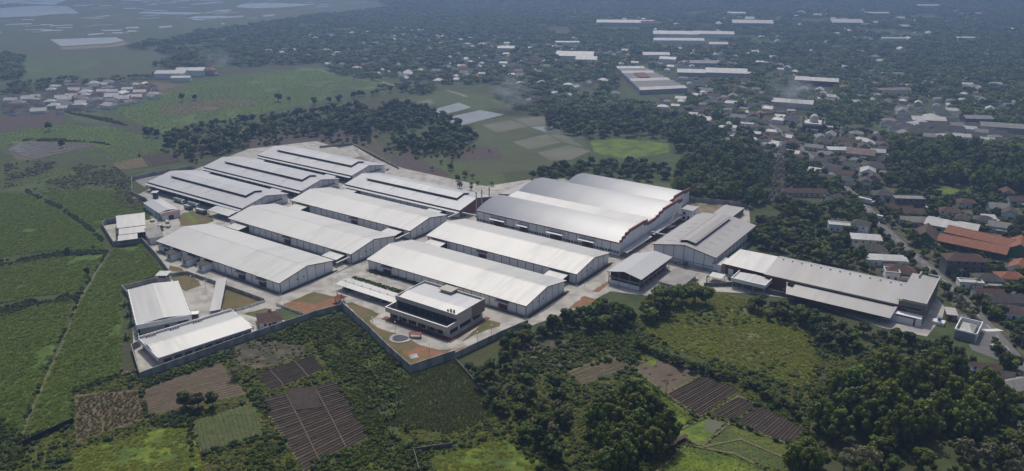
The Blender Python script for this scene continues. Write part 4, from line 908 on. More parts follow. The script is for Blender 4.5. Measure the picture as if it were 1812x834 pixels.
part('shaft', mb().cyl(0,0,0,13,1.1,10,.8), M['white_paint'], t); part('gallery', mb().cyl(0,0,13.003,13.8,1.6,10), M['cream_wall'], t); part('cap', mb().dome(0,0,13.85,1.0,10,4,1.6), M['cream_wall'], t)

# ---------------------------------------------------------------- houses
HOUSES = []                                # (x, y, radius) for keeping trees off them
def house(px, py, L, W, h, rz, roof, wallm, style='gable', label=None, group='village houses', rise=None, detail=True, name='house', cat='house', overhang=.7):
    g = at(px, py) if not isinstance(px, Vector) else px
    t = thing(name, label, cat, (g.x,g.y,0), rz, group); HOUSES.append((g.x, g.y, max(L,W)*.55))
    a, b = L/2, W/2; o = overhang; rise = rise if rise is not None else W*.27
    part('wall', mb().prism([(-b,0),(b,0),(b,h-.1)] + ([(0,h+rise-.25)] if style == 'gable' else []) + [(-b,h-.1)], -a, a), M[wallm], t)
    if style == 'gable':
        s = rise/b; ze = h-s*o
        rf = part('roof', mb().slab((-a-o,-b-o,ze),(a+o,-b-o,ze),(a+o,0,h+rise),(-a-o,0,h+rise),.18).slab((-a-o,.003,h+rise),(a+o,.003,h+rise),(a+o,b+o,ze),(-a-o,b+o,ze),.18), M[roof], t)
    elif style == 'hip':
        r = max(.2, a-b)
        rf = part('roof', mb().add([(-a-o,-b-o,h-.1),(a+o,-b-o,h-.1),(a+o,b+o,h-.1),(-a-o,b+o,h-.1),(-r,0,h+rise),(r,0,h+rise)], [(0,1,5,4),(1,2,5),(2,3,4,5),(3,0,4),(3,2,1,0)]), M[roof], t)
    elif style == 'shed':
        rf = part('roof', mb().slab((-a-o,-b-o,h),(a+o,-b-o,h),(a+o,b+o,h+rise*.5),(-a-o,b+o,h+rise*.5),.2), M[roof], t)
    else:
        rf = part('roof', mb().box(-a-.1,-b-.1,h-.09,a+.1,b+.1,h+.15), M[roof], t)
        part('parapet', mb().box(-a-.1,-b-.1,h+.15,a+.1,-b+.2,h+.7).box(-a-.1,b-.2,h+.15,a+.1,b+.1,h+.7).box(-a-.1,-b+.2,h+.15,-a+.2,b-.2,h+.7).box(a-.2,-b+.2,h+.15,a+.1,b-.2,h+.7), M[wallm], t)
    if detail:
        e = random.random()
        if e < .6:
            q = L*random.uniform(.25,.5); x0 = random.uniform(-a, a-q); rm = M[random.choice(['asbestos','zinc','rust','tile_dark'])]
            part('lean_to', mb().box(x0,-b-2.6,0,x0+q,-b-.1,2.2), M[random.choice(['white_wall','grey_wall','cream_wall'])], t); part('lean_to_roof', mb().slab((x0-.3,-b-3.1,2.3),(x0+q+.3,-b-3.1,2.3),(x0+q+.3,-b-.05,2.9),(x0-.3,-b-.05,2.9),.12), rm, t)
        if e > .35:
            x0 = a + random.uniform(.5,1.5); part('yard_shed', mb().box(x0,-b*.6,0,x0+2.6,b*.2,2.1), M[random.choice(['grey_wall','rust'])], t); part('yard_shed_roof', mb().slab((x0-.2,-b*.6-.2,2.15),(x0+2.8,-b*.6-.2,2.15),(x0+2.8,b*.2+.2,2.5),(x0-.2,b*.2+.2,2.5),.1), M[random.choice(['asbestos','rust','zinc'])], t)
        if e > .7: part('water_tank', mb().cyl(-a-.9,b*.3,0,2.6,.12,6).cyl(-a-.9,b*.3,2.6,3.9,.65,10), M[random.choice(['tank_blue','tile_orange'])], t)
        nst = max(1, round(h/3.4))
        for f in range(nst):
            z = f*3.3+1.0; k = max(2, int(L/4))
            for i in range(k):
                x = -a + L*(i+.5)/k
                if f == 0 and i == k//2: part('door', mb().box(x-.55,-b-.09,.0,x+.55,-b-.003,2.2), M['maroon'], t)
                else: part('window', mb().box(x-.6,-b-.09,z,x+.6,-b-.003,z+1.3), M['glass'], t)
            part('window', mb().box(a+.003,-.7,z,a+.09,.7,z+1.3), M['glass'], t)
    return t
RD = R(-45)                                # general line of the road frontage
# school: brown cross roof with green gable, two orange-tiled wings, end pavilion
house(1636,428, 20,13,5.2, R(60), 'tile_brown','green_paint', label='steep brown-roofed school block with a bright green gable', name='school_block', cat='school', group='school buildings', rise=5)
def wing(A, B, C, z, roof, wall, label, rise=2.6):
    o, rz, L, W = frame(A, B, C, z); t = thing('school_wing', label, 'school', o, rz, 'school buildings')
    c = o + Vector((math.cos(rz)*L/2 - math.sin(rz)*W/2, math.sin(rz)*L/2 + math.cos(rz)*W/2, 0))
    for k in range(5): HOUSES.append((o.x+math.cos(rz)*L*k/4, o.y+math.sin(rz)*L*k/4, 12))
    part('wall', mb().box(.4,.8,0,L-.4,W-.4,z), M[wall], t); gable_roof(t, L, W, z, z+rise, M[roof], oh=.8, og=.5)
    for i in range(int(L/4)): part('column', mb().box(1+i*4,-.3,0,1.25+i*4,-.05,z-.3), M['teal_paint'], t)
    for i in range(int(L/6)): part('window', mb().box(2+i*6,.6,1.2,5+i*6,.79,2.6), M['glass'], t)
wing((1658,425),(1780,450),(1662,412), 4.4, 'tile_orange', 'teal_paint', 'long orange-tiled school wing behind the green colonnade')
wing((1672,410),(1788,436),(1676,398), 4.6, 'tile_orange', 'teal_paint', 'orange-tiled school wing behind the first, next to the long white roof')
wing((1636,396),(1728,412),(1640,382), 4.8, 'zinc', 'white_wall', 'long plain white roof behind the orange-tiled school wings', 1.8)
house(1802,446, 20,13,4.6, R(58), 'tile_orange','green_paint', label='orange-tiled school pavilion with green gable at the picture edge', name='school_block', cat='school', group='school buildings', rise=4)
fence('green_fence', 'green school fence along the colonnaded yard', [(1652,444),(1700,454),(1772,470)], 1.8, 'teal_paint', 3.0)
H_ = [  # px, py, L, W, h, rz deg, roof, wall, style, label
 (1700,482, 22,11,9.5,-8,'tile_brown','column','hip','dark three-storey block with red-brown roof by the road'),
 (1604,370, 22,10,9.0,-5,'asbestos','column','flat','dark grey unfinished three-storey block with a patchy pale roof'),
 (1561,356, 13,10,6.4,-10,'tile_dark','white_wall','hip','white two-storey house with dark hipped roof above the road bend'),
 (1521,412, 11,9,7.2,-35,'tile_dark','white_paint','hip','white two-storey house with dark pyramid roof beside the road'),
 (1492,408, 20,8,4.5,-15,'zinc','white_wall','flat','white flat-roofed row beside the dark pyramid-roofed house'),
 (1613,384, 14,10,4.2,-8,'tile_brown','rust','gable','red-brown roofed house joined to the long white roof'),
 (1612,398, 16,9,4.0,-8,'asbestos','grey_wall','gable','grey-roofed house in front of the red-brown roofed one'),
 (1588,374, 18,8,3.8,-8,'tile_brown','cream_wall','gable','low brown-roofed house below the unfinished grey block'),
 (1531,430, 18,8,3.8,-12,'zinc','white_wall','shed','low house with bright white sheet roof left of the lane'),
 (1536,448, 20,12,3.6,-12,'tile_dark','cream_wall','hip','wide dark-tiled house below the bright sheet roof'),
 (1565,468, 24,7,4.2,-8,'zinc','white_wall','shed','long white sheet roof behind the east factory'),
 (1590,488, 16,11,4.4,-15,'tile_brown','cream_wall','hip','brown hipped house just behind the east factory roof'),
 (1576,492, 8,8,4.8,-15,'tile_brown','white_paint','flat','small square house with a white parapet frame behind the east factory'),
 (1708,366, 12,9,4.2,-12,'tile_brown','white_wall','hip','brown-roofed house with white porch below the bright grass patch'),
 (1678,386, 13,9,5.8,-25,'tile_brown','white_paint','hip','white two-storey house with brown roof above the long white roof'),
 (1700,394, 11,9,4.0,-20,'tile_dark','cream_wall','hip','dark hipped house behind the school beside a white one'),
 (1738,398, 12,9,4.6,-15,'tile_dark','white_wall','hip','pale-walled dark-roofed house behind the orange school wings'),
 (1764,376, 13,11,4.6,-15,'asbestos','grey_wall','gable','grey-roofed gabled house near the right picture edge above the school'),
 (1766,408, 13,9,4.2,-30,'asbestos','white_wall','gable','grey-roofed house between the school and the edge trees'),
 (1784,384, 12,9,4.4,60,'tile_dark','white_wall','gable','dark gabled house with white front beside the grey-roofed one'),
 (1800,362, 14,9,4.2,-12,'tile_brown','white_wall','gable','brown gabled house at the upper picture edge'),
 (1780,348, 12,9,4.2,65,'tile_brown','cream_wall','gable','small brown gabled house under the edge grove'),
 (1748,394, 8,7,4.0,-12,'zinc','white_wall','shed','tiny white-roofed shed between dark roofs behind the school'),
 (1745,502, 15,10,4.0,-8,'tile_dark','cream_wall','hip','dark-tiled house across the road from the brown office block'),
 (1746,528, 15,8,3.8,-4,'tile_brown','white_wall','gable','low red-brown house nearest the road on the far side'),
 (1774,540, 18,10,4.2,-4,'tile_dark','grey_wall','gable','wide dark-roofed house at the right edge below the red roof'),
 (1784,500, 14,10,4.4,-6,'tile_orange','cream_wall','hip','red-orange hipped house at the right edge'),
 (1800,484, 13,9,5.6,50,'tile_orange','white_paint','gable','pale orange gabled house above the red-orange hipped one'),
 (1790,560, 12,9,4.0,-20,'tile_brown','white_wall','hip','brown hipped house lowest on the far side of the road'),
 (1715,508, 13,6,3.6,-10,'zinc','white_paint','flat','white slab canopy jutting toward the road'),
 (1757,676, 14,9,4.0,-18,'tile_dark','white_wall','gable','dark-roofed house hidden in the grove at the lower right'),
 (1742,662, 11,7,3.8,-18,'tile_brown','white_wall','gable','red-brown roof peeping out of the lower right grove'),
 (1790,694, 12,9,4.0,20,'asbestos','white_wall','gable','grey gabled house among trees at the lower right edge'),
 (1420,346, 34,8,3.8,-4,'tile_brown','cream_wall','gable','long brown-roofed row among the trees right of the mast'),
 (1476,356, 11,8,3.8,30,'tile_dark','white_wall','gable','small dark house with a white gable beside the main road'),
 (1402,258, 12,10,4.0,-30,'tile_brown','cream_wall','hip','brown hipped house on the left bank of the road near the mosque'),
 (1455,258, 16,11,5.0,-25,'tile_dark','white_wall','hip','broad dark-roofed house below the mosque'),
 (1468,246, 14,10,5.0,60,'asbestos','white_wall','gable','pale gabled house right beside the mosque'),
 (1485,272, 22,8,4.5,-5,'zinc','cream_wall','shed','long white sheet-roofed shop by the road below the mosque'),
 (1522,278, 24,14,4.5,-28,'rust','grey_wall','gable','big rusty-roofed shed east of the mosque'),
 (1545,300, 16,12,4.0,-20,'tile_dark','white_wall','hip','dark hipped house beside the rusty shed'),
 (1552,276, 12,8,4.5,-15,'zinc','white_wall','gable','white-roofed house behind the rusty shed'),
 (1556,288, 12,9,4.0,40,'tile_dark','cream_wall','gable','dark gabled house between rusty shed and grove'),
 (1460,232, 14,8,4.5,-15,'zinc','white_paint','flat','flat white house directly behind the mosque'),
 (1515,243, 12,9,4.5,-20,'asbestos','white_wall','hip','grey hipped house near the slim minaret'),
 (1440,266, 16,8,3.8,-30,'asbestos','cream_wall','gable','grey shop row on the road edge under the mosque'),
 (1320,226, 14,9,4.5,-20,'zinc','white_wall','flat','white flat block where the road leaves the town'),
 (1306,214, 16,9,5.0,-18,'asbestos','white_wall','gable','grey gabled block beside the far road'),
 (1345,232, 12,8,4.0,-25,'tile_dark','white_wall','hip','dark house on the near side of the far road'),
 (1332,242, 14,7,4.0,-20,'zinc','white_wall','shed','white sheet roof in the trees below the far road'),
]
for px, py, L, W, h, rz, rf, wl, st, lab in H_: house(px, py, L, W, h, R(rz), rf, wl, st, lab)

# named larger roofs farther off
def hall(px, py, L, W, h, rz, roof, wallm, label, rise=None, style='gable'):
    return house(px, py, L, W, h, R(rz), roof, wallm, style, label, 'distant industrial roofs', rise if rise is not None else W*.14, False, 'factory_hall', 'factory', .5)
hall(1018,104, 62,38,7,-10,'zinc','white_wall','wide white factory roof in the middle of the far town')
hall(1038,110, 34,26,6,-10,'zinc','white_wall','smaller white roof stepped in front of the wide factory roof')
hall(1004,80, 44,12,6,-4,'zinc','white_wall','narrow white roof above the wide factory roof')
hall(1106,46, 130,34,9,-6,'zinc','cream_wall','long white hall farthest up the middle of the town')
hall(1150,48, 40,34,9,-6,'tile_brown','cream_wall','brown-roofed block at the end of the long white hall')
hall(1195,66, 90,34,8,-8,'zinc','white_wall','white saw-edged roof in the upper town, left of two')
hall(1262,66, 80,30,8,-10,'zinc','white_wall','white saw-edged roof in the upper town, right of two')
hall(1200,77, 95,24,7,-4,'zinc','white_wall','long flat white roof below the saw-edged pair')
hall(1270,83, 34,20,6,-4,'zinc','white_wall','small white roof right of the long flat one')
hall(1160,102, 44,22,6,-3,'zinc','white_wall','white rectangular roof above the big grey complex')
hall(1182,110, 26,20,6,-20,'zinc','white_wall','pale hipped shed beside the white rectangular roof')
hall(1245,117, 46,22,6,-4,'roof_dull','grey_wall','brownish grey roof in the trees of the upper right town')
hall(1225,135, 44,24,7,-10,'zinc','grey_wall','white-roofed hall left of the bright wedge-roofed one')
hall(1284,136, 58,32,8,-12,'zinc','grey_wall','bright white wedge-roofed hall right of the grey complex')
hall(1402,190, 46,20,7,-24,'zinc','grey_wall','white hall wrapped in smoke above the mosque')
hall(1444,150, 56,22,7,-22,'zinc','maroon','white-roofed hall in the trees on the upper right')
hall(1578,166, 44,14,6,6,'rust','white_paint','white-walled hall with rust-brown roof at right')
hall(1330,46, 90,40,8,-8,'roof_old','grey_wall','pale grey saw roof on the far upper right')
hall(1302,28, 46,20,7,-6,'zinc','white_wall','far white shed above the pale saw roof')
hall(1495,44, 70,44,7,-6,'roof_old','grey_wall','grey multi-bay hall in the haze at upper right')
hall(1550,28, 60,20,7,-5,'roof_old','grey_wall','low grey hall in the haze above the multi-bay one')
hall(1640,14, 60,20,7,-3,'zinc','white_wall','thin white hall near the top right corner')
hall(1580,73, 46,14,6,-4,'roof_old','white_wall','small pale hall alone in the right-hand woods')
hall(1706,72, 36,12,6,-4,'zinc','white_wall','little white hall farther right in the woods')
hall(896,90, 30,20,6,-5,'zinc','white_wall','white roof at the left edge of the far town')
hall(305,138, 42,22,8,4,'zinc','white_wall','white hall at the left of the white field-side complex')
hall(340,134, 40,22,9,4,'zinc','white_paint','tall white hall at the right of the white field-side complex')
hall(322,144, 26,12,6,4,'zinc','white_wall','low white shed in front of the field-side complex')
house(371,133, 16,14,8, R(5), 'tile_orange','cream_wall','hip','orange-roofed villa beside the white field-side complex', rise=4)
hall(1640,218, 34,18,5,-12,'zinc','grey_wall','striped pale roof above the dark terraces')
hall(1770,232, 40,20,6,-20,'asbestos','grey_wall','large grey striped roof at the right of the dark terraces')
hall(1725,222, 28,16,9,-5,'asbestos','column','tall dark block behind the dark terraces')
# big grey many-bay complex
lf = [(1088,124),(1132,168)]; rt = [(1134,124),(1216,164)]
A0, A1, B0, B1 = at(*lf[0]), at(*lf[1]), at(*rt[0]), at(*rt[1]); t = thing('bay_complex', 'large grey many-bay factory roof with a dark courtyard', 'factory', (0,0,0), 0)
NB = 9
for k in range(NB):
    q0, q1 = k/NB, (k+1)/NB - .002; qm = (q0+q1)/2; c = [A1.lerp(A0,q0), B1.lerp(B0,q0), B1.lerp(B0,q1), A1.lerp(A0,q1)]; m0, m1 = A1.lerp(A0,qm), B1.lerp(B0,qm); up = Vector((0,0,1))
    part('bay_wall', mb().extr([(p.x,p.y) for p in c], 0, 5.8), M['grey_wall'], t)
    part('bay_roof', mb().slab(c[0]+up*6,c[1]+up*6,m1+up*7.6,m0+up*7.6,.2).slab(m0+up*7.61,m1+up*7.61,c[2]+up*6,c[3]+up*6,.2), M['zinc' if k == NB-1 else ('asbestos' if k % 3 else 'roof_old')], t)
    for f in (.1,.5,.9): p = c[0].lerp(c[1], f); HOUSES.append((p.x,p.y,max(14,(c[1]-c[0]).length*.2)))
p = A1.lerp(A0,.42).lerp(B1.lerp(B0,.42),.3); q = A1.lerp(A0,.62).lerp(B1.lerp(B0,.62),.3); d = (B1-A1).normalized()*16
part('courtyard', mb().slab(p+up*7.9, p+d+up*7.9, q+d+up*7.9, q+up*7.9, .3), M['maroon'], t)
# scattered village houses; every one stands on its own
VH = []
def village(poly, n, label, group, roofs, rzs, size=(9,14), walls=('white_wall','cream_wall','white_paint'), seed=1, mind=13):
    random.seed(seed); P = [at(*p) for p in poly]; xs = [p.x for p in P]; ys = [p.y for p in P]; PP = [(p.x,p.y) for p in P]; k = 0; tries = 0; sites = []
    while k < n and tries < 6000:
        tries += 1; x, y = random.uniform(min(xs),max(xs)), random.uniform(min(ys),max(ys))
        if not pip(x, y, PP) or any((x-a)**2+(y-b)**2 < (mind+r*.5)**2 for a,b,r in HOUSES): continue
        rf = random.choice(roofs); L = random.uniform(*size); W = L*random.uniform(.6,.8)
        nm = {'zinc':'white sheet','asbestos':'grey','tile_brown':'brown tiled','tile_dark':'dark tiled','tile_orange':'orange tiled','rust':'rusty sheet'}[rf]
        VH.append((house(Vector((x,y,0)), 0, L, W, random.uniform(3,4.2), R(random.choice(rzs)+random.uniform(-6,6)), rf, random.choice(walls), random.choice(['gable','gable','hip']), f'house with {nm} roof {label}', f'{group}, {nm} roofs', None, False, overhang=.6), x, y, L)); k += 1
village([(8,182),(60,176),(100,158),(160,150),(210,150),(262,156),(272,172),(200,184),(120,198),(60,204),(10,196)], 58, 'in the dense estate at the left picture edge', 'left edge estate', ['zinc','zinc','zinc','asbestos','tile_dark','tile_brown'], [8], (11,17), seed=2, mind=10)
village([(455,92),(560,60),(720,50),(900,66),(900,120),(760,110),(600,108),(480,112)], 52, 'in the woods beyond the green fields', 'wood village', ['zinc','asbestos','tile_brown','tile_brown','zinc'], [-10,80], seed=3)
village([(540,110),(640,118),(760,112),(860,122),(850,140),(760,150),(640,132),(560,118)], 34, 'along the edge of the green fields', 'strip village', ['zinc','zinc','tile_brown','asbestos','tile_orange'], [-14,76], seed=4)
village([(880,90),(1080,80),(1240,90),(1260,120),(1080,118),(900,140)], 34, 'in the far town between the white factory roofs', 'far town', ['zinc','asbestos','tile_brown','rust'], [-10,80], seed=5)
village([(1180,176),(1280,188),(1300,200),(1280,228),(1210,212),(1150,190)], 20, 'below the grey many-bay complex', 'complex edge', ['zinc','asbestos','tile_brown','tile_dark'], [-20,70], seed=6)
village([(1570,216),(1650,212),(1760,232),(1800,252),(1740,258),(1640,246),(1570,232)], 42, 'in the dark terraces at the right', 'dark terraces', ['tile_dark','tile_dark','tile_dark','asbestos','zinc'], [-22], (11,17), seed=7, mind=9)
village([(1380,120),(1540,160),(1780,170),(1800,200),(1560,200),(1420,170)], 30, 'peeping from the right-hand woods', 'right woods', ['zinc','asbestos','tile_brown','zinc'], [-10,60], seed=8)
village([(920,150),(1060,140),(1110,180),(1020,196),(930,186)], 14, 'between ponds and the grey complex', 'pond side', ['zinc','asbestos','tile_brown'], [-10,60], seed=9)
village([(1000,20),(1300,18),(1800,20),(1800,90),(1500,120),(1300,110),(1290,60),(1000,60)], 40, 'lost in the hazy far woods', 'hazy far woods', ['zinc','zinc','asbestos'], [-6,80], (12,22), seed=10)
village([(1380,238),(1500,300),(1500,330),(1450,320),(1370,250)], 10, 'along the shady road bend', 'road bend', ['tile_brown','tile_dark','zinc'], [-35], seed=12)

relabel(VH)
# the many smaller roofs farther off that only read as a crowd
def far_roofs(polys, seed):
    random.seed(seed); ms = ['tile_brown','asbestos','zinc','rust','tile_dark','white_wall']; V, F_, MI = [], [], []
    for poly, n in polys:
        P = [at(*p) for p in poly]; PP = [(p.x,p.y) for p in P]; xs = [p[0] for p in PP]; ys = [p[1] for p in PP]; k = 0; tr = 0
        while k < n and tr < 4000:
            tr += 1; x, y = random.uniform(min(xs),max(xs)), random.uniform(min(ys),max(ys))
            if not pip(x,y,PP) or any((x-a)**2+(y-b)**2 < (r+9)**2 for a,b,r in HOUSES): continue
            k += 1; L = random.uniform(4,8); W = L*random.uniform(.55,.8); h = random.uniform(2.8,5); r = W*.5; t = R(random.choice([-14,76,-30])+random.uniform(-9,9)); c, s_ = math.cos(t), math.sin(t); HOUSES.append((x,y,L*.45))
            pts = [(-L,-W,0),(L,-W,0),(L,W,0),(-L,W,0),(-L,-W,h),(L,-W,h),(L,W,h),(-L,W,h),(-L-.5,-W-.5,h),(L+.5,-W-.5,h),(L+.5,W+.5,h),(-L-.5,W+.5,h),(-L*.8,0,h+r),(L*.8,0,h+r)]
            b0 = len(V); V += [(x+a*c-b_*s_, y+a*s_+b_*c, z) for a,b_,z in pts]; m = random.choices(range(5),[4,3,3,1,3])[0]
            for f, q in (((0,1,5,4),5),((1,2,6,5),5),((2,3,7,6),5),((3,0,4,7),5),((8,9,13,12),m),((9,10,13),m),((10,11,12,13),m),((11,8,12),m)): F_.append(tuple(i+b0 for i in f)); MI.append(q)
    me = bpy.data.meshes.new('far_roofs'); me.from_pydata(V,[],F_); [me.materials.append(M[q]) for q in ms]; me.polygons.foreach_set('material_index', MI); stuff(link('far_roofs', me), 'crowd of small muted roofs half hidden in the far trees')
far_roofs([([(450,96),(560,64),(720,54),(900,66),(900,128),(760,112),(600,110)],130), ([(880,90),(1000,70),(1240,84),(1330,110),(1330,150),(1240,150),(1080,118),(900,145)],120), ([(1210,150),(1330,150),(1420,190),(1400,225),(1300,215),(1220,185)],70), ([(1330,110),(1500,120),(1800,150),(1800,215),(1560,205),(1420,180)],90), ([(1000,30),(1800,20),(1800,110),(1300,105)],90), ([(1250,215),(1360,235),(1400,275),(1360,285),(1280,250)],30), ([(1440,240),(1560,240),(1580,310),(1520,330),(1470,300)],34), ([(1560,212),(1800,230),(1806,262),(1600,246)],50), ([(0,176),(60,172),(120,150),(270,152),(280,174),(150,200),(20,204)],40)], 77)
# ---------------------------------------------------------------- vehicles
def truck(px, py, rz, label, L=11.0, boxm='car_white', cabm='car_white', hbox=3.9, tarp=False):
    g = at(px, py); t = thing('truck', label, 'truck', (g.x,g.y,.13), rz, 'lorries'); w = 1.25
    part('chassis', mb().box(-L/2,-w*.8,.6,L/2,w*.8,1.05), M['rubber'], t)
    cab = part('cab', mb().prism([(L/2-2.2,.8),(L/2,.8),(L/2,1.8),(L/2-.35,2.9),(L/2-2.2,2.9)], -w, w, 'y'), M[cabm], t)
    part('windscreen', mb().add([(L/2+.02,-w*.85,1.85),(L/2+.02,w*.85,1.85),(L/2-.32,w*.85,2.8),(L/2-.32,-w*.85,2.8)], [(0,1,2,3)]), M['glass'], cab)
    if tarp:
        part('cargo_body', mb().box(-L/2,-w,1.06,L/2-2.4,w,2.6), M['tarp_blue'], t)
        part('tarpaulin', mb().prism([(-w-.05,2.4),(w+.05,2.4),(w*.8,3.1),(0,3.35),(-w*.8,3.1)], -L/2-.05, L/2-2.38), M[boxm], t)
    else: part('cargo_box', mb().box(-L/2,-w,1.06,L/2-2.4,w,hbox), M[boxm], t)
    for x in (L/2-1.2, -L/2+1.4, -L/2+2.8):
        for s in (-1,1):
            m_ = mb(); c = [(.5*math.cos(2*math.pi*i/12),.5*math.sin(2*math.pi*i/12)) for i in range(12)]
            m_.prism([(a+x,b+.5) for a,b in c], s*w-.15, s*w+.15, 'y'); part('wheel', m_, M['rubber'], t)
def car(px, py, rz, label, m='car_white', z=.13, group='parked cars'):
    g = at(px, py); t = thing('car', label, 'car', (g.x,g.y,z), rz, group)
    part('body', mb().prism([(-2.1,.3),(2.1,.3),(2.15,.75),(1.2,.95),(-2.0,1.0),(-2.15,.7)], -.87, .87, 'y'), M[m], t)
    part('cabin', mb().add([(-1.9,-.8,.98),(1.1,-.8,.96),(1.1,.8,.96),(-1.9,.8,.98),(-1.4,-.65,1.48),(.45,-.65,1.48),(.45,.65,1.48),(-1.4,.65,1.48)], [(0,1,5,4),(1,2,6,5),(2,3,7,6),(3,0,4,7)]), M['glass'], t)
    part('roof', mb().box(-1.42,-.66,1.47,.47,.66,1.53), M[m], t)
    for x in (-1.3,1.3):
        for s in (-1,1): part('wheel', mb().prism([(x+.33*math.cos(2*math.pi*i/10),.33+.33*math.sin(2*math.pi*i/10)) for i in range(10)], s*.85-.1, s*.85+.1, 'y'), M['rubber'], t)
truck(318,359, YAW, 'tarpaulin-covered truck parked nearest the west wall under the long canopy', 12, 'tarp_blue','car_white', tarp=True)
truck(343,366, YAW, 'second tarpaulin truck parked along the open warehouse side', 12, 'tarp_blue','car_white', tarp=True)
truck(334,371, YAW, 'shorter tarpaulin truck parked in front of the second one', 8, 'zinc','car_dark', tarp=True)
truck(357,378, YAW, 'dark open truck with pale tarpaulin beside the white loading canopy', 11, 'cream_wall','car_dark', tarp=True)
truck(1529,360, R(-47), 'long white box truck driving on the public road', 15, hbox=4.0)
truck(1550,388, R(133), 'smaller white truck behind the box truck on the public road', 9, hbox=3.4)
truck(1765,622, R(-60), 'pale pick-up truck parked on the forecourt at the road corner', 7, 'zinc','car_dark', hbox=2.4)
car(1516,352, R(133), 'dark car ahead of the long box truck on the road', 'car_dark', .1, 'cars on the road')
car(1562,396, R(-47), 'dark car behind the smaller truck on the road', 'car_dark', .1, 'cars on the road')
car(1281,482, YAW+R(90), 'white car parked by the plinth of the grey hall', 'car_white')
car(1178,478, YAW, 'white car beside the open-sided hall', 'car_white')
for k, (x, lab, m) in enumerate([(4,'silver car parked at the outer end of the long carport','car_silver'),(8,'dark car second from the outer end of the long carport','car_dark'),(24,'white van-like car in the middle of the long carport','car_white'),(29,'silver car just office-side of the white one in the carport','car_silver'),(35,'dark car near the office end of the carport','car_dark')]):
    q = uv(-326+x, 295.5); t0 = at(900,500); car(900,500, YAW+R(90), lab, m); bpy.data.objects  # placed just below
    o_ = [o for o in COL.objects if o.get('label') == lab][0]; o_.location = (q.x, q.y, .13)
# excavator and mobile crane in the earth yard
g = at(1288, 368); t = thing('excavator', 'orange excavator beside the far boundary wall', 'excavator', (g.x,g.y,.16), R(30))
for s in (-1,1): part('track', mb().prism([(-2,.35),(-1.6,0),(1.6,0),(2,.35),(2,.7),(-2,.7)], s*1.1-.3, s*1.1+.3, 'y'), M['rubber'], t)
part('house', mb().box(-2.2,-1.3,.75,1.4,1.3,2.0), M['orange_paint'], t); part('cab', mb().box(0,-1.3,2.003,1.4,-.1,3.1), M['glass'], t)
part('boom', mb().bar((1.2,.3,1.8),(4.2,.3,4.6),.5).bar((4.2,.3,4.6),(6.2,.3,2.0),.4), M['orange_paint'], t); part('bucket', mb().prism([(5.8,1.9),(6.6,1.9),(6.4,.9),(5.6,1.1)], -.3, .9, 'y'), M['steel'], t)
g = at(1186, 404); t = thing('mobile_crane', 'white mobile crane with raised boom between the arched factory and grey hall', 'crane', (g.x,g.y,.17), R(40))
part('carrier', mb().box(-4,-1.3,.6,4,1.3,1.6), M['car_white'], t); part('cab', mb().box(2.4,-1.2,1.603,3.9,0,3.0), M['glass'], t); part('turret', mb().box(-2.4,-1.1,1.603,0,1.1,2.8), M['cream_wall'], t); part('boom', mb().bar((-1.5,.2,2.4),(5.5,.2,11.5),.6), M['cream_wall'], t)
for x in (-3,-1.4,1.4,3):
    for s in (-1,1): part('wheel', mb().prism([(x+.55*math.cos(2*math.pi*i/10),.55+.55*math.sin(2*math.pi*i/10)) for i in range(10)], s*1.2-.2, s*1.2+.2, 'y'), M['rubber'], t)
for k, (px, py, L) in enumerate([(1200,782,9),(1186,792,5)]):
    g = at(px, py); t = thing('field_hut', ['long tarpaulin shelter on the rice field bank', 'short tarpaulin shelter beside the long one'][k], 'shelter', (g.x,g.y,.1), R(38))
    part('roof', mb().slab((-L/2,-1.2,1.5),(L/2,-1.2,1.5),(L/2,0,2.1),(-L/2,0,2.1),.1).slab((-L/2,.003,2.1),(L/2,.003,2.1),(L/2,1.2,1.5),(-L/2,1.2,1.5),.1), M['stubble'], t)
    for x in (-L/2+.3, L/2-.3): part('post', mb().box(x-.08,-1,0,x+.08,-.85,1.5).box(x-.08,.85,0,x+.08,1,1.5), M['bark'], t)
# seed beds: rows of pale sheeting left of the scrub
random.seed(21); A, B, C, D = at(32,253), at(172,256), at(60,284), at(16,267)
for i in range(13):
    for j in range(16):
        s, q = (i+.5)/13, (j+.5)/16; p = A.lerp(B, q).lerp(D.lerp(C, q), s)
        if random.random() < .9: struct('seedbed_cover', shared(('seedbed_cover',), lambda: mb().prism([(-.9,0),(.9,0),(.5,.5),(-.5,.5)], -2.6, 2.6), M['asbestos'])).location = (p.x,p.y,.09)
plot([(198,290),(250,279),(262,296),(212,302)], 9, M['lawn'], M['soil_tan'], h=.3, rows='bc')
plot([(252,278),(296,270),(322,286),(264,296)], 13, M['soil'], M['stubble'], h=.3, rows='bc')

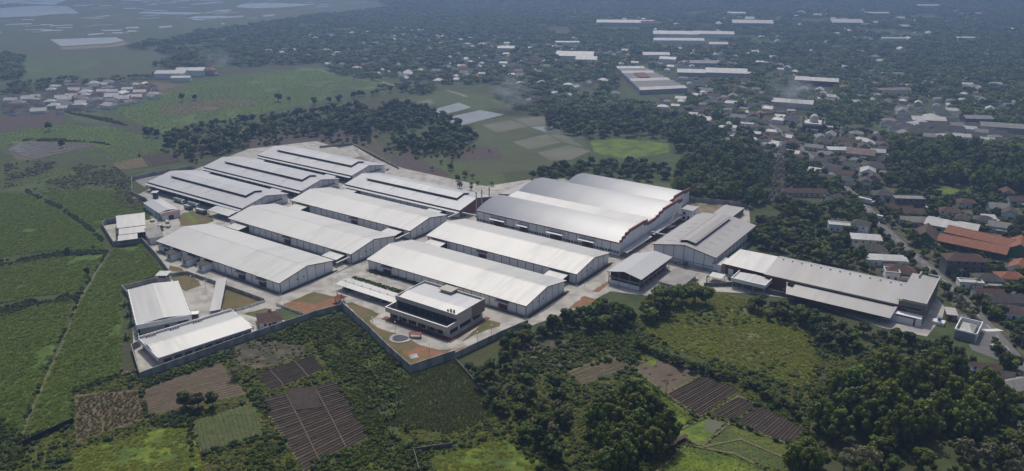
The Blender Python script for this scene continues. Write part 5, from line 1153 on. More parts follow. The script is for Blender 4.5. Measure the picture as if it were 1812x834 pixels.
# utility poles along the public road
for k in range(14):
    i = 7 + k*.62; a, b = at(*ROAD[int(i)]), at(*ROAD[min(int(i)+1, len(ROAD)-1)]); p = a.lerp(b, i-int(i)); d = (b-a).normalized(); n_ = Vector((-d.y,d.x,0)); p = p + n_*6.2
    t = thing('utility_pole', 'concrete utility pole on the verge of the public road', 'pole', (p.x,p.y,.05), math.atan2(d.y,d.x), 'roadside utility poles')
    part('pole', shared(('pole','u'), lambda: mb().cyl(0,0,0,9.5,.17,8,.11), M['grey_wall']), None, t); part('crossarm', shared(('crossarm','u'), lambda: mb().box(-.06,-1.2,8.6,.06,1.2,8.75), M['steel']), None, t)
POLES = [(365,514,'lamp post beside the gable of the three porch boxes warehouse'),(588,504,'lamp post at the crossing before the carport'),(640,470,'lamp post at the corner behind the white warehouse'),(505,548,'lamp post on the gate lawn'),(660,580,'lamp post on the office garden edge'),(700,588,'lamp post near the garden pond'),(760,625,'lamp post at the sharp garden corner path'),(845,606,'lamp post on the path right of the office'),(870,594,'lamp post farther along the path right of the office'),(700,275,'tall lamp post by the basin road'),(690,300,'lamp post by the basin wall corner'),(1035,505,'lamp post at the yard edge near the open-sided hall'),(340,505,'lamp post in the corner compound'),(420,524,'lamp post along the low compound wall')]
for px, py, lab in POLES:
    g_ = at(px, py); t = thing('lamp_post', lab, 'lamp post', (g_.x,g_.y,.12), 0, 'yard lamp posts')
    part('pole', shared(('pole','l'), lambda: mb().cyl(0,0,0,6,.1,6,.07), M['steel']), None, t); part('lamp_head', shared(('lamp_head','l'), lambda: mb().box(-.15,-.9,5.9,.15,.1,6.1), M['white_paint']), None, t)
# ---------------------------------------------------------------- plant prototypes
def quads_mesh(name, c, n, size, m, asp=1.0, rng=RNG):
    """leaf faces: centres c, outward normals n, sizes"""
    k = len(c); r = rng.normal(size=(k,3)); a = np.cross(n, r); a /= np.linalg.norm(a,axis=1,keepdims=True)+1e-9; b = np.cross(n, a)
    s = np.broadcast_to(np.asarray(size), (k,))[:,None]; a = a*s*.5*asp; b = b*s*.5
    bend = n*s*.12
    V = np.stack([c-a-b-bend, c+a-b*.7, c+a*.9+b-bend, c-a+b*.8], 1).reshape(-1,3)
    me = bpy.data.meshes.new(name); me.vertices.add(4*k); me.vertices.foreach_set('co', V.ravel().astype(np.float32))
    me.loops.add(4*k); me.loops.foreach_set('vertex_index', np.arange(4*k, dtype=np.int32))
    me.polygons.add(k); me.polygons.foreach_set('loop_start', np.arange(0,4*k,4,dtype=np.int32)); me.polygons.foreach_set('loop_total', np.full(k,4,dtype=np.int32))
    me.materials.append(m); me.update(calc_edges=True); me.validate(); return me
def lobes_crown(name, lobes, per, size, m, rng, jit=.32, up=.15, zmin=-.55):
    C, N = [], []
    for (x,y,z,rx,ry,rz) in lobes:
        d = rng.normal(size=(per,3)); d /= np.linalg.norm(d,axis=1,keepdims=True); d = d[d[:,2] > zmin]
        rad = rng.uniform(.72,1.06,size=(len(d),1)); rad[rng.random(len(d)) < .12] *= .8
        p = d*rad*np.array([rx,ry,rz]) + np.array([x,y,z]); nn = d/np.array([rx,ry,rz])*min(rx,rz) + rng.normal(size=d.shape)*jit + np.array([0,0,up])
        nn /= np.linalg.norm(nn,axis=1,keepdims=True); C.append(p); N.append(nn)
    C = np.concatenate(C); N = np.concatenate(N)
    return quads_mesh(name, C, N, size*rng.uniform(.6,1.35,size=len(C)), m, rng=rng)
def trunk_mesh(name, h, r, limbs, rng, lean=0):
    m = mb(); m.cyl(0,0,-.3,h*.6,r,8,r*.6)
    for k in range(limbs):
        a = 2*math.pi*k/limbs + rng.uniform(-.4,.4); q = rng.uniform(.22,.38)*h
        m.bar((0,0,h*rng.uniform(.3,.5)), (q*math.cos(a), q*math.sin(a), h*rng.uniform(.6,.8)), r*.7)
    return m.mesh(name, M['bark'])
PROTO = {}                                   # kind -> list of (trunk mesh, crown mesh, nominal height)
def add_proto(kind, crown, trunk): PROTO.setdefault(kind, []).append((trunk, crown))
rng = np.random.default_rng(17)
def broad(kind, m, H=9.0, R_=4.2, nl=19, per=150, size=.68, seed=0, flat=.8, nv=3):
    for v in range(nv):
        rg = np.random.default_rng(seed+v*13); L = []
        for k in range(nl):
            a = rg.uniform(0,2*math.pi); q = R_*.68*math.sqrt(rg.uniform(0,1)); z = H*(.60+.24*rg.uniform(-1,1)) - q*.22
            r = R_*rg.uniform(.22,.46); L.append((q*math.cos(a), q*math.sin(a), z+R_*.1, r, r*rg.uniform(.85,1.15), r*flat*rg.uniform(.8,1.1)))
        L.append((0,0,H*.72,R_*.5,R_*.5,R_*.5))
        add_proto(kind, lobes_crown('crown', L, per, size, m, rg), trunk_mesh('trunk', H, .28, 5, rg))
broad('broad', M['leaf_mid'], seed=1); broad('dark', M['leaf_dark'], seed=50, H=9.5, R_=4.0); broad('pale', M['leaf_pale'], seed=90, H=8.0, R_=3.3, nl=14, per=90, size=.5, nv=2)
broad('open', M['leaf_dry'], seed=120, H=8.5, R_=3.8, nl=15, per=50, size=.55, nv=2)
def bamboo(v):
    rg = np.random.default_rng(200+v); L = []; n = 21
    for k in range(n):
        a = 2*math.pi*k/n + rg.uniform(-.3,.3); ring = k % 3; q = (1.2,3.0,4.6)[ring]*rg.uniform(.85,1.15); z = (10.8,9.2,7.0)[ring]*rg.uniform(.9,1.1); r = rg.uniform(.95,1.5)
        L.append((q*math.cos(a),q*math.sin(a),z,r,r,r*1.25)); L.append((q*.8*math.cos(a),q*.8*math.sin(a),z*.66,r*.9,r*.9,r*1.5))
    cr = lobes_crown('crown', L, 110, .55, M['leaf_bamboo'], rg, jit=.28)
    m = mb()
    for k in range(10): a = k*.63; m.bar((.5*math.cos(a),.5*math.sin(a),-.2),(3.2*math.cos(a),3.2*math.sin(a),8.5),.16)
    add_proto('bamboo', cr, m.mesh('trunk', M['bark']))
for v in range(3): bamboo(v)
def blades(name, m, n, h, spread, w, rg, droop=.5, seg=3):
    vs, fs = [], []
    for k in range(n):
        a = rg.uniform(0,2*math.pi); l = h*rg.uniform(.7,1.15); q = spread*rg.uniform(.4,1.1); ca, sa = math.cos(a), math.sin(a); px, py = -sa*w/2, ca*w/2; b = len(vs)
        ox, oy = rg.normal()*spread*.25, rg.normal()*spread*.25
        for s in range(seg+1):
            t = s/seg; rr = q*t; z = l*(t - droop*t*t*.55); ww = 1-.75*t*t
            vs += [(ox+ca*rr+px*ww, oy+sa*rr+py*ww, z), (ox+ca*rr-px*ww, oy+sa*rr-py*ww, z)]
        for s in range(seg): i = b+2*s; fs.append((i,i+1,i+3,i+2))
    me = bpy.data.meshes.new(name); me.from_pydata(vs,[],fs); me.materials.append(m); return me
for v in range(2):
    rg = np.random.default_rng(300+v)
    add_proto('banana', blades('crown', M['leaf_banana'], 13, 3.4, 2.4, .75, rg, .9, 4), mb().cyl(0,0,-.2,2.2,.22,7,.16).mesh('trunk', M['bark']))
    pm = blades('crown', M['leaf_mid'], 18, 2.6, 2.8, .55, rg, 1.5, 4); pm.transform(__import__('mathutils').Matrix.Translation((0,0,8)))
    add_proto('palm', pm, mb().cyl(0,0,-.2,8.1,.22,7,.15).mesh('trunk', M['bark']))
def shrub(kind, m, seeds, per=60, size=.5):
    for v in seeds:
        rg = np.random.default_rng(400+v); L = []
        for k in range(5):
            a = rg.uniform(0,6.3); q = rg.uniform(.2,1.1); r = rg.uniform(.6,1.0); L.append((q*math.cos(a),q*math.sin(a),rg.uniform(.5,1.2),r,r,r*.9))
        PROTO.setdefault(kind, []).append((None, lobes_crown('shrub', L, per, size, m, rg)))
shrub('shrub', M['leaf_mid'], (0,1)); shrub('shrub_dark', M['leaf_dark'], (2,3)); shrub('shrub_dry', M['leaf_dry'], (4,5)); shrub('shrub_lush', M['leaf_lush'], (6,7), size=.45)
for k, (kd, m, n, h, sp, w) in enumerate([('cane','leaf_cane',18,2.1,1.7,.26),('grass','leaf_lush',24,.6,1.1,.2),('corn','leaf_corn',13,1.7,1.0,.26),('corndry','leaf_cornd',13,1.6,1.0,.24)]):
    for v in range(2): PROTO.setdefault(kd, []).append((None, blades(kd, M[m], n, h, sp, w, np.random.default_rng(500+k*5+v), .8)))
def far_proto(v):
    rg = np.random.default_rng(600+v); L = []
    for k in range(9):
        a = rg.uniform(0,6.3); q = 6.5*math.sqrt(rg.uniform(0,1)); r = rg.uniform(2.2,3.8); L.append((q*math.cos(a),q*math.sin(a),rg.uniform(3.2,7.5),r,r,r*.85))
    PROTO.setdefault('far', []).append((None, lobes_crown('far_crown', L, 70, 1.5, M['leaf_far'], rg, zmin=-.2)))
for v in range(4): far_proto(v)

# hidden library collections for the instanced masses
LIBS = {}
def lib(kind):
    if kind not in LIBS:
        c = bpy.data.collections.new('library_' + kind); LIBS[kind] = c
        for i, (tr, cr) in enumerate(PROTO[kind]):
            me = cr
            if tr:
                bm = bmesh.new(); bm.from_mesh(cr); n0 = len(bm.faces); bm.from_mesh(tr); bm.faces.ensure_lookup_table()
                for f in bm.faces[n0:]: f.material_index = 1
                me = bpy.data.meshes.new(f'{kind}_plant'); bm.to_mesh(me); bm.free(); me.materials.append(cr.materials[0]); me.materials.append(M['bark'])
            c.objects.link(bpy.data.objects.new(f'{kind}_plant', me))
    return LIBS[kind]
GN = {}
def gn_group(kind):
    if kind in GN: return GN[kind]
    g = bpy.data.node_groups.new('scatter_' + kind, 'GeometryNodeTree'); GN[kind] = g
    g.interface.new_socket('Geometry', in_out='INPUT', socket_type='NodeSocketGeometry'); g.interface.new_socket('Geometry', in_out='OUTPUT', socket_type='NodeSocketGeometry')
    N = g.nodes.new; i = N('NodeGroupInput'); o = N('NodeGroupOutput'); m2p = N('GeometryNodeMeshToPoints'); iop = N('GeometryNodeInstanceOnPoints'); ci = N('GeometryNodeCollectionInfo')
    ci.inputs['Collection'].default_value = lib(kind); ci.inputs['Separate Children'].default_value = True; ci.inputs['Reset Children'].default_value = True
    def attr(nm, ty):
        a = N('GeometryNodeInputNamedAttribute'); a.data_type = ty; a.inputs['Name'].default_value = nm; return a.outputs['Attribute']
    cx = N('ShaderNodeCombineXYZ'); g.links.new(attr('rz','FLOAT'), cx.inputs[2])
    g.links.new(i.outputs[0], m2p.inputs[0]); g.links.new(m2p.outputs[0], iop.inputs['Points']); g.links.new(ci.outputs[0], iop.inputs['Instance'])
    iop.inputs['Pick Instance'].default_value = True; g.links.new(attr('idx','INT'), iop.inputs['Instance Index']); g.links.new(cx.outputs[0], iop.inputs['Rotation']); g.links.new(attr('sc','FLOAT_VECTOR'), iop.inputs['Scale'])
    g.links.new(iop.outputs[0], o.inputs[0]); return g
def scatter(name, kind, pts, label):
    """pts: array of x, y, z, scale_xy, scale_z, rotation"""
    if len(pts) == 0: return
    pts = np.asarray(pts, dtype=np.float32); me = bpy.data.meshes.new(name); me.vertices.add(len(pts)); me.vertices.foreach_set('co', np.ascontiguousarray(pts[:,:3]).ravel())
    a = me.attributes.new('sc','FLOAT_VECTOR','POINT'); a.data.foreach_set('vector', np.ascontiguousarray(pts[:,[3,3,4]]).ravel())
    a = me.attributes.new('rz','FLOAT','POINT'); a.data.foreach_set('value', np.ascontiguousarray(pts[:,5]))
    a = me.attributes.new('idx','INT','POINT'); a.data.foreach_set('value', RNG.integers(0,len(PROTO[kind]),len(pts)).astype(np.int32))
    o = link(name, me); md = o.modifiers.new('scatter','NODES'); md.node_group = gn_group(kind); return stuff(o, label)
def npip(X, Y, poly):
    c = np.zeros(len(X), bool); j = len(poly)-1
    for i in range(len(poly)):
        xi, yi = poly[i]; xj, yj = poly[j]
        if yi != yj: c ^= ((yi > Y) != (yj > Y)) & (X < (xj-xi)*(Y-yi)/(yj-yi)+xi)
        j = i
    return c
def fill(poly_px, spacing, jitter=.8, rng=RNG):
    P = [(p.x,p.y) for p in (at(*q) for q in poly_px)]; xs = [p[0] for p in P]; ys = [p[1] for p in P]
    X, Y = np.meshgrid(np.arange(min(xs),max(xs),spacing), np.arange(min(ys),max(ys),spacing)); X = X.ravel(); Y = Y.ravel()
    X = X + rng.uniform(-.5,.5,len(X))*spacing*jitter; Y = Y + rng.uniform(-.5,.5,len(Y))*spacing*jitter
    k = npip(X, Y, P); return X[k], Y[k]
def vnoise(X, Y, s, seed=0):
    """smooth value noise, about -1..1, on a random lattice"""
    r = np.random.default_rng(seed+1000); out = np.zeros(len(X)); amp = 1.0
    for o in range(3):
        T = r.uniform(-1,1,(64,64)); x = X/s + 17.3*o + 5000; y = Y/s + 9.1*o + 5000; xi = np.floor(x).astype(int); yi = np.floor(y).astype(int); fx = x-xi; fy = y-yi
        fx = fx*fx*(3-2*fx); fy = fy*fy*(3-2*fy); g = lambda a, b: T[a % 64, b % 64]
        out += amp*((g(xi,yi)*(1-fx)+g(xi+1,yi)*fx)*(1-fy)+(g(xi,yi+1)*(1-fx)+g(xi+1,yi+1)*fx)*fy); s = s*.47; amp *= .55
    return out
RW = [(p.x,p.y) for p in (at(*q) for q in ROAD)]
def clear_of(X, Y, road=9.0, pad=3.0, front=0.0):
    k = np.ones(len(X), bool)
    for i in range(len(RW)-1):
        (x0,y0),(x1,y1) = RW[i], RW[i+1]; dx, dy = x1-x0, y1-y0; t = np.clip(((X-x0)*dx+(Y-y0)*dy)/(dx*dx+dy*dy),0,1)
        k &= np.hypot(X-x0-t*dx, Y-y0-t*dy) > road
    for x, y, r in HOUSES:
        k &= np.hypot(X-x, Y-y) > r+pad
        if front:                             # keep the camera side of each house free so it shows
            d = math.hypot(x,y); fx, fy = x-x/d*(r+front*.6), y-y/d*(r+front*.6); k &= np.hypot(X-fx, Y-fy) > r*.7+front*.35
    return k

# ---------------------------------------------------------------- trees: zones of woodland
TREES = []                                   # x, y, kind, scale, rz, zone label, group
def zone(poly, spacing, kinds, hs, where, seed, road=8.0, pad=2.0, front=0.0, thin=0.0, ns=40, zs=1.0):
    rg = np.random.default_rng(seed); X, Y = fill(poly, spacing, 1.0, rg); k = clear_of(X, Y, road, pad, front)
    if thin: k &= vnoise(X, Y, ns, seed) > thin
    ks = [a for a, b in kinds]; pr = np.array([b for a, b in kinds], float); pr /= pr.sum()
    for x, y in zip(X[k], Y[k]): TREES.append((x, y, ks[rg.choice(len(ks), p=pr)], rg.uniform(*hs), rg.uniform(0,6.28), where))
def row(pts, spacing, kinds, hs, where, seed, wob=1.5):
    rg = np.random.default_rng(seed); P = [at(*p) for p in pts]
    for a, b in zip(P, P[1:]):
        n = max(1, int((b-a).length/spacing))
        for i in range(n):
            p = a.lerp(b, (i+rg.uniform(.1,.9))/n); TREES.append((p.x+rg.normal()*wob, p.y+rg.normal()*wob, kinds[rg.integers(len(kinds))], rg.uniform(*hs), rg.uniform(0,6.28), where))
def lone(px, py, kind, s, where, rz=0): p = at(px,py); TREES.append((p.x,p.y,kind,s,rz,'!'+where))
ORD = ['first','second','third','fourth','fifth','sixth','seventh','eighth','ninth']
BD = [('broad',5),('dark',4),('bamboo',1),('palm',2),('open',1)]
zone([(882,600),(960,585),(1050,548),(1085,540),(1125,570),(1110,592),(1010,594),(930,614),(890,640)], 6.4, [('broad',4),('dark',5)], (.55,1.15), 'in the belt of trees below the office and warehouse gables', 1)
zone([(1128,560),(1165,535),(1205,528),(1246,524),(1250,540),(1180,560),(1150,575)], 7.5, [('broad',1)], (1.1,1.35), 'in the tall clump before the open-sided hall', 2)
zone([(826,655),(905,640),(960,665),(1000,690),(1010,740),(990,840),(905,770),(880,735),(850,690)], 7.6, [('dark',4),('broad',3),('open',2)], (.4,1.0), 'in the thicket right of the cornfield', 3)
zone([(930,780),(1000,740),(1020,834),(960,834)], 7.5, [('broad',3),('dark',3)], (.6,.85), 'on the slope left of the bamboo grove', 31)
zone([(1052,752),(1095,720),(1135,720),(1172,746),(1182,790),(1150,835),(1062,845)], 6.8, [('bamboo',1)], (.85,1.15), 'in the round bamboo grove at the bottom', 4)
zone([(1452,745),(1484,700),(1545,672),(1640,668),(1720,690),(1765,740),(1720,790),(1640,775),(1560,795),(1450,780)], 8.2, [('bamboo',6),('broad',1)], (1.0,1.4), 'in the great bamboo wood at the lower right', 5)
zone([(1490,815),(1560,800),(1640,835),(1600,850),(1480,850)], 6.5, [('open',2),('broad',3)], (.8,1.1), 'on the near edge of the great bamboo wood', 6)
zone([(1690,800),(1760,780),(1830,760),(1830,850),(1700,850)], 7.5, [('broad',3),('open',2)], (.8,1.15), 'in the bottom right corner thicket', 7)
zone([(1392,800),(1440,800),(1450,840),(1400,850)], 6, [('bamboo',1)], (.75,.95), 'in the small bamboo clump beside the lowest rice plot', 8)
zone([(1290,535),(1340,545),(1420,552),(1520,585),(1620,612),(1700,622),(1740,650),(1720,680),(1600,650),(1480,625),(1400,585)], 6.5, [('broad',4),('dark',4),('open',2)], (.4,1.0), 'in the dark belt below the east factory', 9, front=4)
row([(1125,612),(1170,636),(1210,650),(1262,664),(1318,682),(1370,708),(1420,742)], 2.6, ['broad','dark','broad'], (.42,.62), 'in the hedgerow between meadow and furrowed plots', 10)
zone([(1310,420),(1340,395),(1400,400),(1470,430),(1510,450),(1512,478),(1440,468),(1390,462),(1345,448)], 7, [('dark',4),('broad',4)], (.8,1.1), 'behind the white roof of the east factory', 11, front=6)
for x, y, s in ((1418,466,.9),(1462,472,.95),(1492,478,1.15),(1508,484,.8)): lone(x, y, 'pale', s, {1418:'first',1462:'second',1492:'tallest, third',1508:'last'}[x] + ' pale flowering tree along the back of the east factory roof')
zone([(1195,352),(1200,300),(1240,275),(1300,262),(1372,290),(1375,352),(1330,372),(1290,362)], 8, [('broad',4),('dark',4),('bamboo',3)], (.85,1.25), 'in the grove behind the earth yard', 12, pad=4)
zone([(1370,368),(1400,340),(1450,335),(1500,352),(1512,395),(1470,420),(1400,398)], 8, BD, (.75,1.1), 'around the foot of the mast', 13, front=6)
zone([(935,322),(960,305),(1030,292),(1110,290),(1180,300),(1195,325),(1140,322),(1060,312),(990,318)], 8, [('open',3),('dark',4),('broad',3)], (.75,1.05), 'behind the arched factory', 14)
zone([(960,225),(980,205),(1060,196),(1180,205),(1290,215),(1340,245),(1300,275),(1200,280),(1185,250),(1110,243),(1040,246),(1000,240)], 10, BD, (.85,1.2), 'in the wood between rice plots and town', 15, front=8)
zone([(1390,245),(1440,290),(1500,340),(1440,345),(1380,330),(1365,285)], 9, BD, (.7,1.05), 'along the shady road below the mosque', 16, front=8)
zone([(1560,300),(1580,262),(1660,262),(1812,275),(1830,345),(1770,350),(1720,335),(1660,328),(1610,345),(1570,335)], 8.5, [('broad',4),('dark',3),('bamboo',3)], (.95,1.35), 'in the big grove above the school', 17, pad=2, front=5)
zone([(1500,330),(1560,330),(1640,360),(1640,440),(1560,450),(1500,430)], 10, BD, (.5,.8), 'in gardens along the public road', 18, front=7, thin=-.2)
zone([(1640,440),(1812,470),(1812,580),(1760,570),(1700,500),(1640,460)], 9, BD, (.5,.85), 'in gardens beyond the road', 19, front=6, thin=-.2)
zone([(1770,600),(1830,600),(1830,760),(1770,700)], 8, [('dark',4),('broad',4)], (.8,1.15), 'at the right edge beyond the forecourt', 20, front=5)
zone([(1560,350),(1640,345),(1812,345),(1812,440),(1740,410),(1600,385)], 10, BD, (.5,.8), 'in gardens behind the school', 22, front=6, thin=-.1)
row([(1690,520),(1706,545),(1722,568)], 5, ['open','broad'], (.6,.85), 'on the road strip beside the brown office block', 23)
zone([(285,262),(300,238),(360,226),(420,214),(560,198),(640,190),(660,215),(645,250),(560,244),(500,240),(440,252),(400,276),(340,283)], 9.5, [('dark',5),('broad',4),('open',2)], (.5,1.25), 'in the wood behind the far warehouses', 24, thin=-.45, ns=45)
zone([(640,236),(650,205),(690,186),(740,190),(780,205),(825,225),(842,246),(815,270),(740,276),(690,262)], 9.5, [('broad',5),('dark',3),('open',1)], (.55,1.3), 'in the round wood left of the ponds', 25, thin=-.6, ns=45)
row([(562,188),(600,180),(640,172),(690,164),(760,158)], 11, ['dark','broad'], (.8,1.1), 'in the row bordering the bright green field', 26, 3)
row([(232,240),(262,236),(282,246)], 9, ['dark'], (.8,1.0), 'at the left tip of the wood behind the warehouses', 27, 3)
row([(770,300),(800,296),(820,312),(800,336)], 12, ['broad','open'], (.5,.8), 'scattered on the grass behind the red-gabled warehouse', 28, 4)
for x, y, k, s, w in [(330,722,'dark',.98,'dark tree standing in the stubble field, larger of the pair'),(352,724,'dark',.9,'dark tree close beside the larger one in the stubble field'),(377,722,'dark',.8,'dark narrow tree at the right of the stubble field group'),
                      (415,672,'open',.75,'sparse tree at the top corner of the stubble field'),(493,180,'broad',1.3,'lone round tree in the wide green field'),(512,182,'open',.8,'small thin tree beside the lone round tree'),
                      (322,180,'dark',1.0,'lone dark tree on the pale strip of the green field'),(345,178,'dark',.8,'small dark tree right of the one on the pale strip'),
                      (88,232,'dark',1.0,'wide dark bush tree beside the purple ploughed field'),(110,262,'dark',.8,'dark little tree standing in the seed beds'),
                      (120,450,'dark',.55,'dark bushy tree on the ditch between cane fields'),(165,444,'open',.45,'thin bushy tree right of the dark one on the ditch'),
                      (155,488,'dark',.45,'low bushy tree beside the cane footpath'),(600,600,'open',.55,'thin tree in the weedy corner below the gazebo'),
                      (1178,700,'palm',.65,'small palm at the corner of the tan plot'),(1160,695,'banana',1.2,'large banana plant beside the small palm'),
                      (1212,474,'broad',.45,'small round tree beside the parked white car'),(1395,522,'dark',.85,'dark spreading tree before the lean-to roof'),(1353,516,'broad',.55,'small umbrella-shaped tree at the factory yard wall'),
                      (1290,500,'broad',.32,'first tiny tree along the factory yard'),(1300,502,'broad',.36,'second tiny tree along the factory yard'),(1315,504,'broad',.36,'third tiny tree along the factory yard'),(860,720,'dark',.45,'slim dark tree at the lower corner of the cornfield')]:
    lone(x, y, k, s, w, x)
for k, (x, y) in enumerate(((228,520),(222,540),(226,560),(232,578),(224,600))): lone(x, y, 'banana', 1.25, ORD[k] + ' banana plant from the far end of the compound wall, cane side', x)
for k, (x, y) in enumerate(((312,662),(340,655),(368,640),(398,628))): lone(x, y, 'banana', 1.15, ORD[k] + ' banana plant from the left below the long bright white shed', x)
for k, (x, y) in enumerate(((704,668),(712,690),(690,702),(680,690),(706,720),(700,735),(684,745),(720,760),(690,772))): lone(x, y, 'banana', 1.2, ORD[k] + ' nearest banana plant to the garden wall corner, left of the cornfield', x)

zone([(1195,262),(1290,232),(1372,238),(1500,330),(1500,350),(1380,300),(1290,290)], 8.5, BD, (.55,.95), 'between the mast and the far road', 51, 4.0, .5)
zone([(1380,232),(1480,225),(1575,240),(1600,300),(1560,340),(1510,335),(1440,270)], 8.5, BD, (.45,.8), 'among the houses near the mosque', 52, 4.2, .8)
zone([(1470,345),(1660,350),(1812,345),(1812,620),(1740,580),(1660,520),(1500,470)], 6.3, [('broad',4),('dark',4),('palm',3),('open',2),('bamboo',1)], (.4,.85), 'in the yards of the roadside houses', 53, 4.2, -1.0, thin=-.7, ns=25)
zone([(1500,420),(1600,440),(1660,490),(1640,498),(1560,480),(1505,460)], 7, BD, (.35,.65), 'behind the east factory among dark roofs', 54, 5.0, .5)
zone([(1660,440),(1700,450),(1790,470),(1812,480),(1812,520),(1720,500)], 6.5, BD, (.35,.6), 'below the green school fence', 55, 6.0, .6)
zone([(780,262),(850,255),(900,300),(870,345),(800,330),(740,300)], 14, [('broad',2),('open',3),('palm',1)], (.3,.6), 'scattered over the grass behind the chimneys', 56, thin=-.1)
zone([(190,280),(240,255),(300,262),(320,290),(262,300)], 16, [('dark',2),('open',2)], (.3,.5), 'on the strips beyond the west wall', 57, thin=.1)
zone([(1745,605),(1830,600),(1830,770),(1775,750)], 6.5, [('dark',3),('broad',4),('palm',2)], (.45,.95), 'at the right edge below the forecourt', 58, 4.5, -.5)
# far woods
FAR = []
def farwood(poly, spacing, seed, thin=-9, ns=120, sc=(.6,1.1), front=5):
    rg = np.random.default_rng(seed); X, Y = fill(poly, spacing, 1.0, rg); k = clear_of(X, Y, 9, 2.5, front)
    k &= vnoise(X, Y, ns, seed) > thin
    s = rg.uniform(sc[0],sc[1],k.sum()); FAR.append(np.stack([X[k],Y[k],np.zeros(k.sum())-.5,s,s*rg.uniform(.75,1.15,k.sum()),rg.uniform(0,6.28,k.sum())],1))
farwood([(225,86),(300,64),(430,48),(560,28),(700,14),(900,4),(900,150),(780,150),(700,140),(600,118),(560,112),(430,120),(330,104)], 12.5, 1, -.75)
farwood([(900,0),(1300,0),(1300,130),(1090,122),(1090,180),(1000,205),(900,165)], 12.5, 2, -.7)
farwood([(1300,5),(1830,0),(1830,225),(1560,215),(1400,205),(1300,190)], 12.5, 3, -.7)
farwood([(1220,165),(1300,130),(1310,205),(1290,230),(1200,220)], 11, 4, -.6)
farwood([(1330,210),(1380,230),(1440,210),(1570,205),(1580,260),(1560,300),(1470,270)], 11, 5, -.5, sc=(.5,.9))
farwood([(1580,240),(1812,258),(1830,300),(1600,280)], 10, 6, -.8, sc=(.7,1.1))
farwood([(560,-30),(1850,-30),(1850,6),(900,6),(700,16)], 19, 7, -.5, 300, (1.1,1.7))
farwood([(0,152),(90,144),(280,132),(300,142),(180,152),(60,166),(0,172)], 14, 8, -.1, sc=(.5,.9))
farwood([(0,96),(40,104),(38,140),(0,145)], 12, 9, -.8, sc=(.8,1.1)); farwood([(270,118),(300,104),(380,106),(370,118),(300,124)], 12, 10, -.8)
farwood([(860,150),(960,150),(1000,200),(940,205),(900,190)], 13, 12, -.3, sc=(.6,1.0))
farwood([(655,158),(720,150),(790,155),(760,170),(700,178)], 12, 13, -.4, sc=(.5,.9)); farwood([(580,118),(640,128),(690,148),(640,140),(590,130)], 12, 14, -.8, sc=(.6,1.0))
farwood([(1440,188),(1580,188),(1580,228),(1500,236),(1430,214)], 11, 15, -.7, sc=(.5,.85), front=4); farwood([(1235,176),(1330,186),(1400,216),(1370,238),(1260,228)], 10, 16, -.7, sc=(.45,.8), front=4)
farwood([(1040,195),(1120,178),(1240,205),(1200,240),(1080,225)], 10, 17, -.5, sc=(.5,.8), front=3)
scatter('far_woodland', 'far', np.concatenate(FAR), 'hazy mass of distant treetops around the far town')

# individuals: the trees that show largest; all others join the woodland mass
KN = {'broad':('broadleaf_tree','rounded green tree'),'dark':('dark_tree','dark green leafy tree'),'bamboo':('bamboo_clump','feathery bamboo clump'),'pale':('flowering_tree','pale flowering tree'),'open':('sparse_tree','thin-leaved olive tree'),'banana':('banana_plant','banana plant'),'palm':('palm_tree','palm')}
HT_ = {'broad':9,'dark':9.5,'bamboo':12,'pale':8,'open':8.5,'banana':4,'palm':10}
TREES.sort(key=lambda q: -(HT_[q[2]]*q[3]*pxm(q[0],q[1]) + (1000 if q[5][0]=='!' else 0)))
seen = {}; rest = {}; NIND = 300; ITEMS = []
def visible(q):
    d = q[1]*CP + CAM_H*SP
    x = 906+FOC*q[0]/d; y = 417+FOC*(-q[1]*SP+CAM_H*CP)/d
    return -40 < x < 1850 and -30 < y < 870
cnt = 0
for q in TREES:
    x, y, kind, s, rz, where = q
    if not visible(q): continue
    if cnt < NIND:
        cnt += 1; i = int(abs(x*7+y*3)) % len(PROTO[kind]); tr, cr = PROTO[kind][i]; nm, desc = KN[kind]
        if where[0] == '!': lab = where[1:]; grp = 'single trees'
        else: lab = f'{desc} {where}'; grp = f'{desc}s {where}'
        t = thing(nm, lab, {'banana':'plant','bamboo':'bamboo'}.get(kind,'tree'), (x,y,0), rz, grp); t.scale = (s,s,s*(.85+.4*((x*3.7+y)%1)))
        part('trunk', tr, None, t); part('crown', cr, None, t)
        if where[0] != '!': ITEMS.append((t, x, y, s))
    else: rest.setdefault(kind, []).append((x,y,-.2,s,s,rz))
relabel(ITEMS)
for kind, pts in rest.items():
    scatter('woodland', kind, np.array(pts), f'woodland mass of {KN[kind][1]}s behind the warehouses and around the town')

# ---------------------------------------------------------------- undergrowth, crops
def undergrowth(name, kind, polys, spacing, sc, label, seed, thin=-9, ns=12, zsc=(.8,1.2), hs=0.0):
    rg = np.random.default_rng(seed); out = []
    for poly in polys:
        X, Y = fill(poly, spacing, 1.0, rg); k = clear_of(X, Y, 4, .3)
        k &= vnoise(X, Y, ns, seed) > thin; n = k.sum(); s = rg.uniform(sc[0],sc[1],n)
        out.append(np.stack([X[k],Y[k],np.zeros(n),s,s*rg.uniform(zsc[0],zsc[1],n),rg.uniform(0,6.28,n)],1))
    scatter(name, kind, np.concatenate(out), label)
undergrowth('cane_crop', 'cane', CANE[:5], 1.6, (.7,1.15), 'tall green cane filling the fields at left', 1, -.95, 25, (.4,.8))
undergrowth('field_tufts', 'cane', [[(200,192),(285,160),(345,142),(430,132),(545,120),(600,136),(690,150),(595,160),(560,182),(430,206),(330,222),(285,235),(232,215)],[(-30,236),(105,222),(205,226),(285,250),(296,262),(205,292),(180,262),(60,250),(-30,262)],[(-40,300),(60,298),(200,296),(232,318),(228,340),(60,338),(-40,338)]], 3.0, (.6,1.2), 'rank green growth on the middle fields', 14, -.7, 45, (.25,.5))
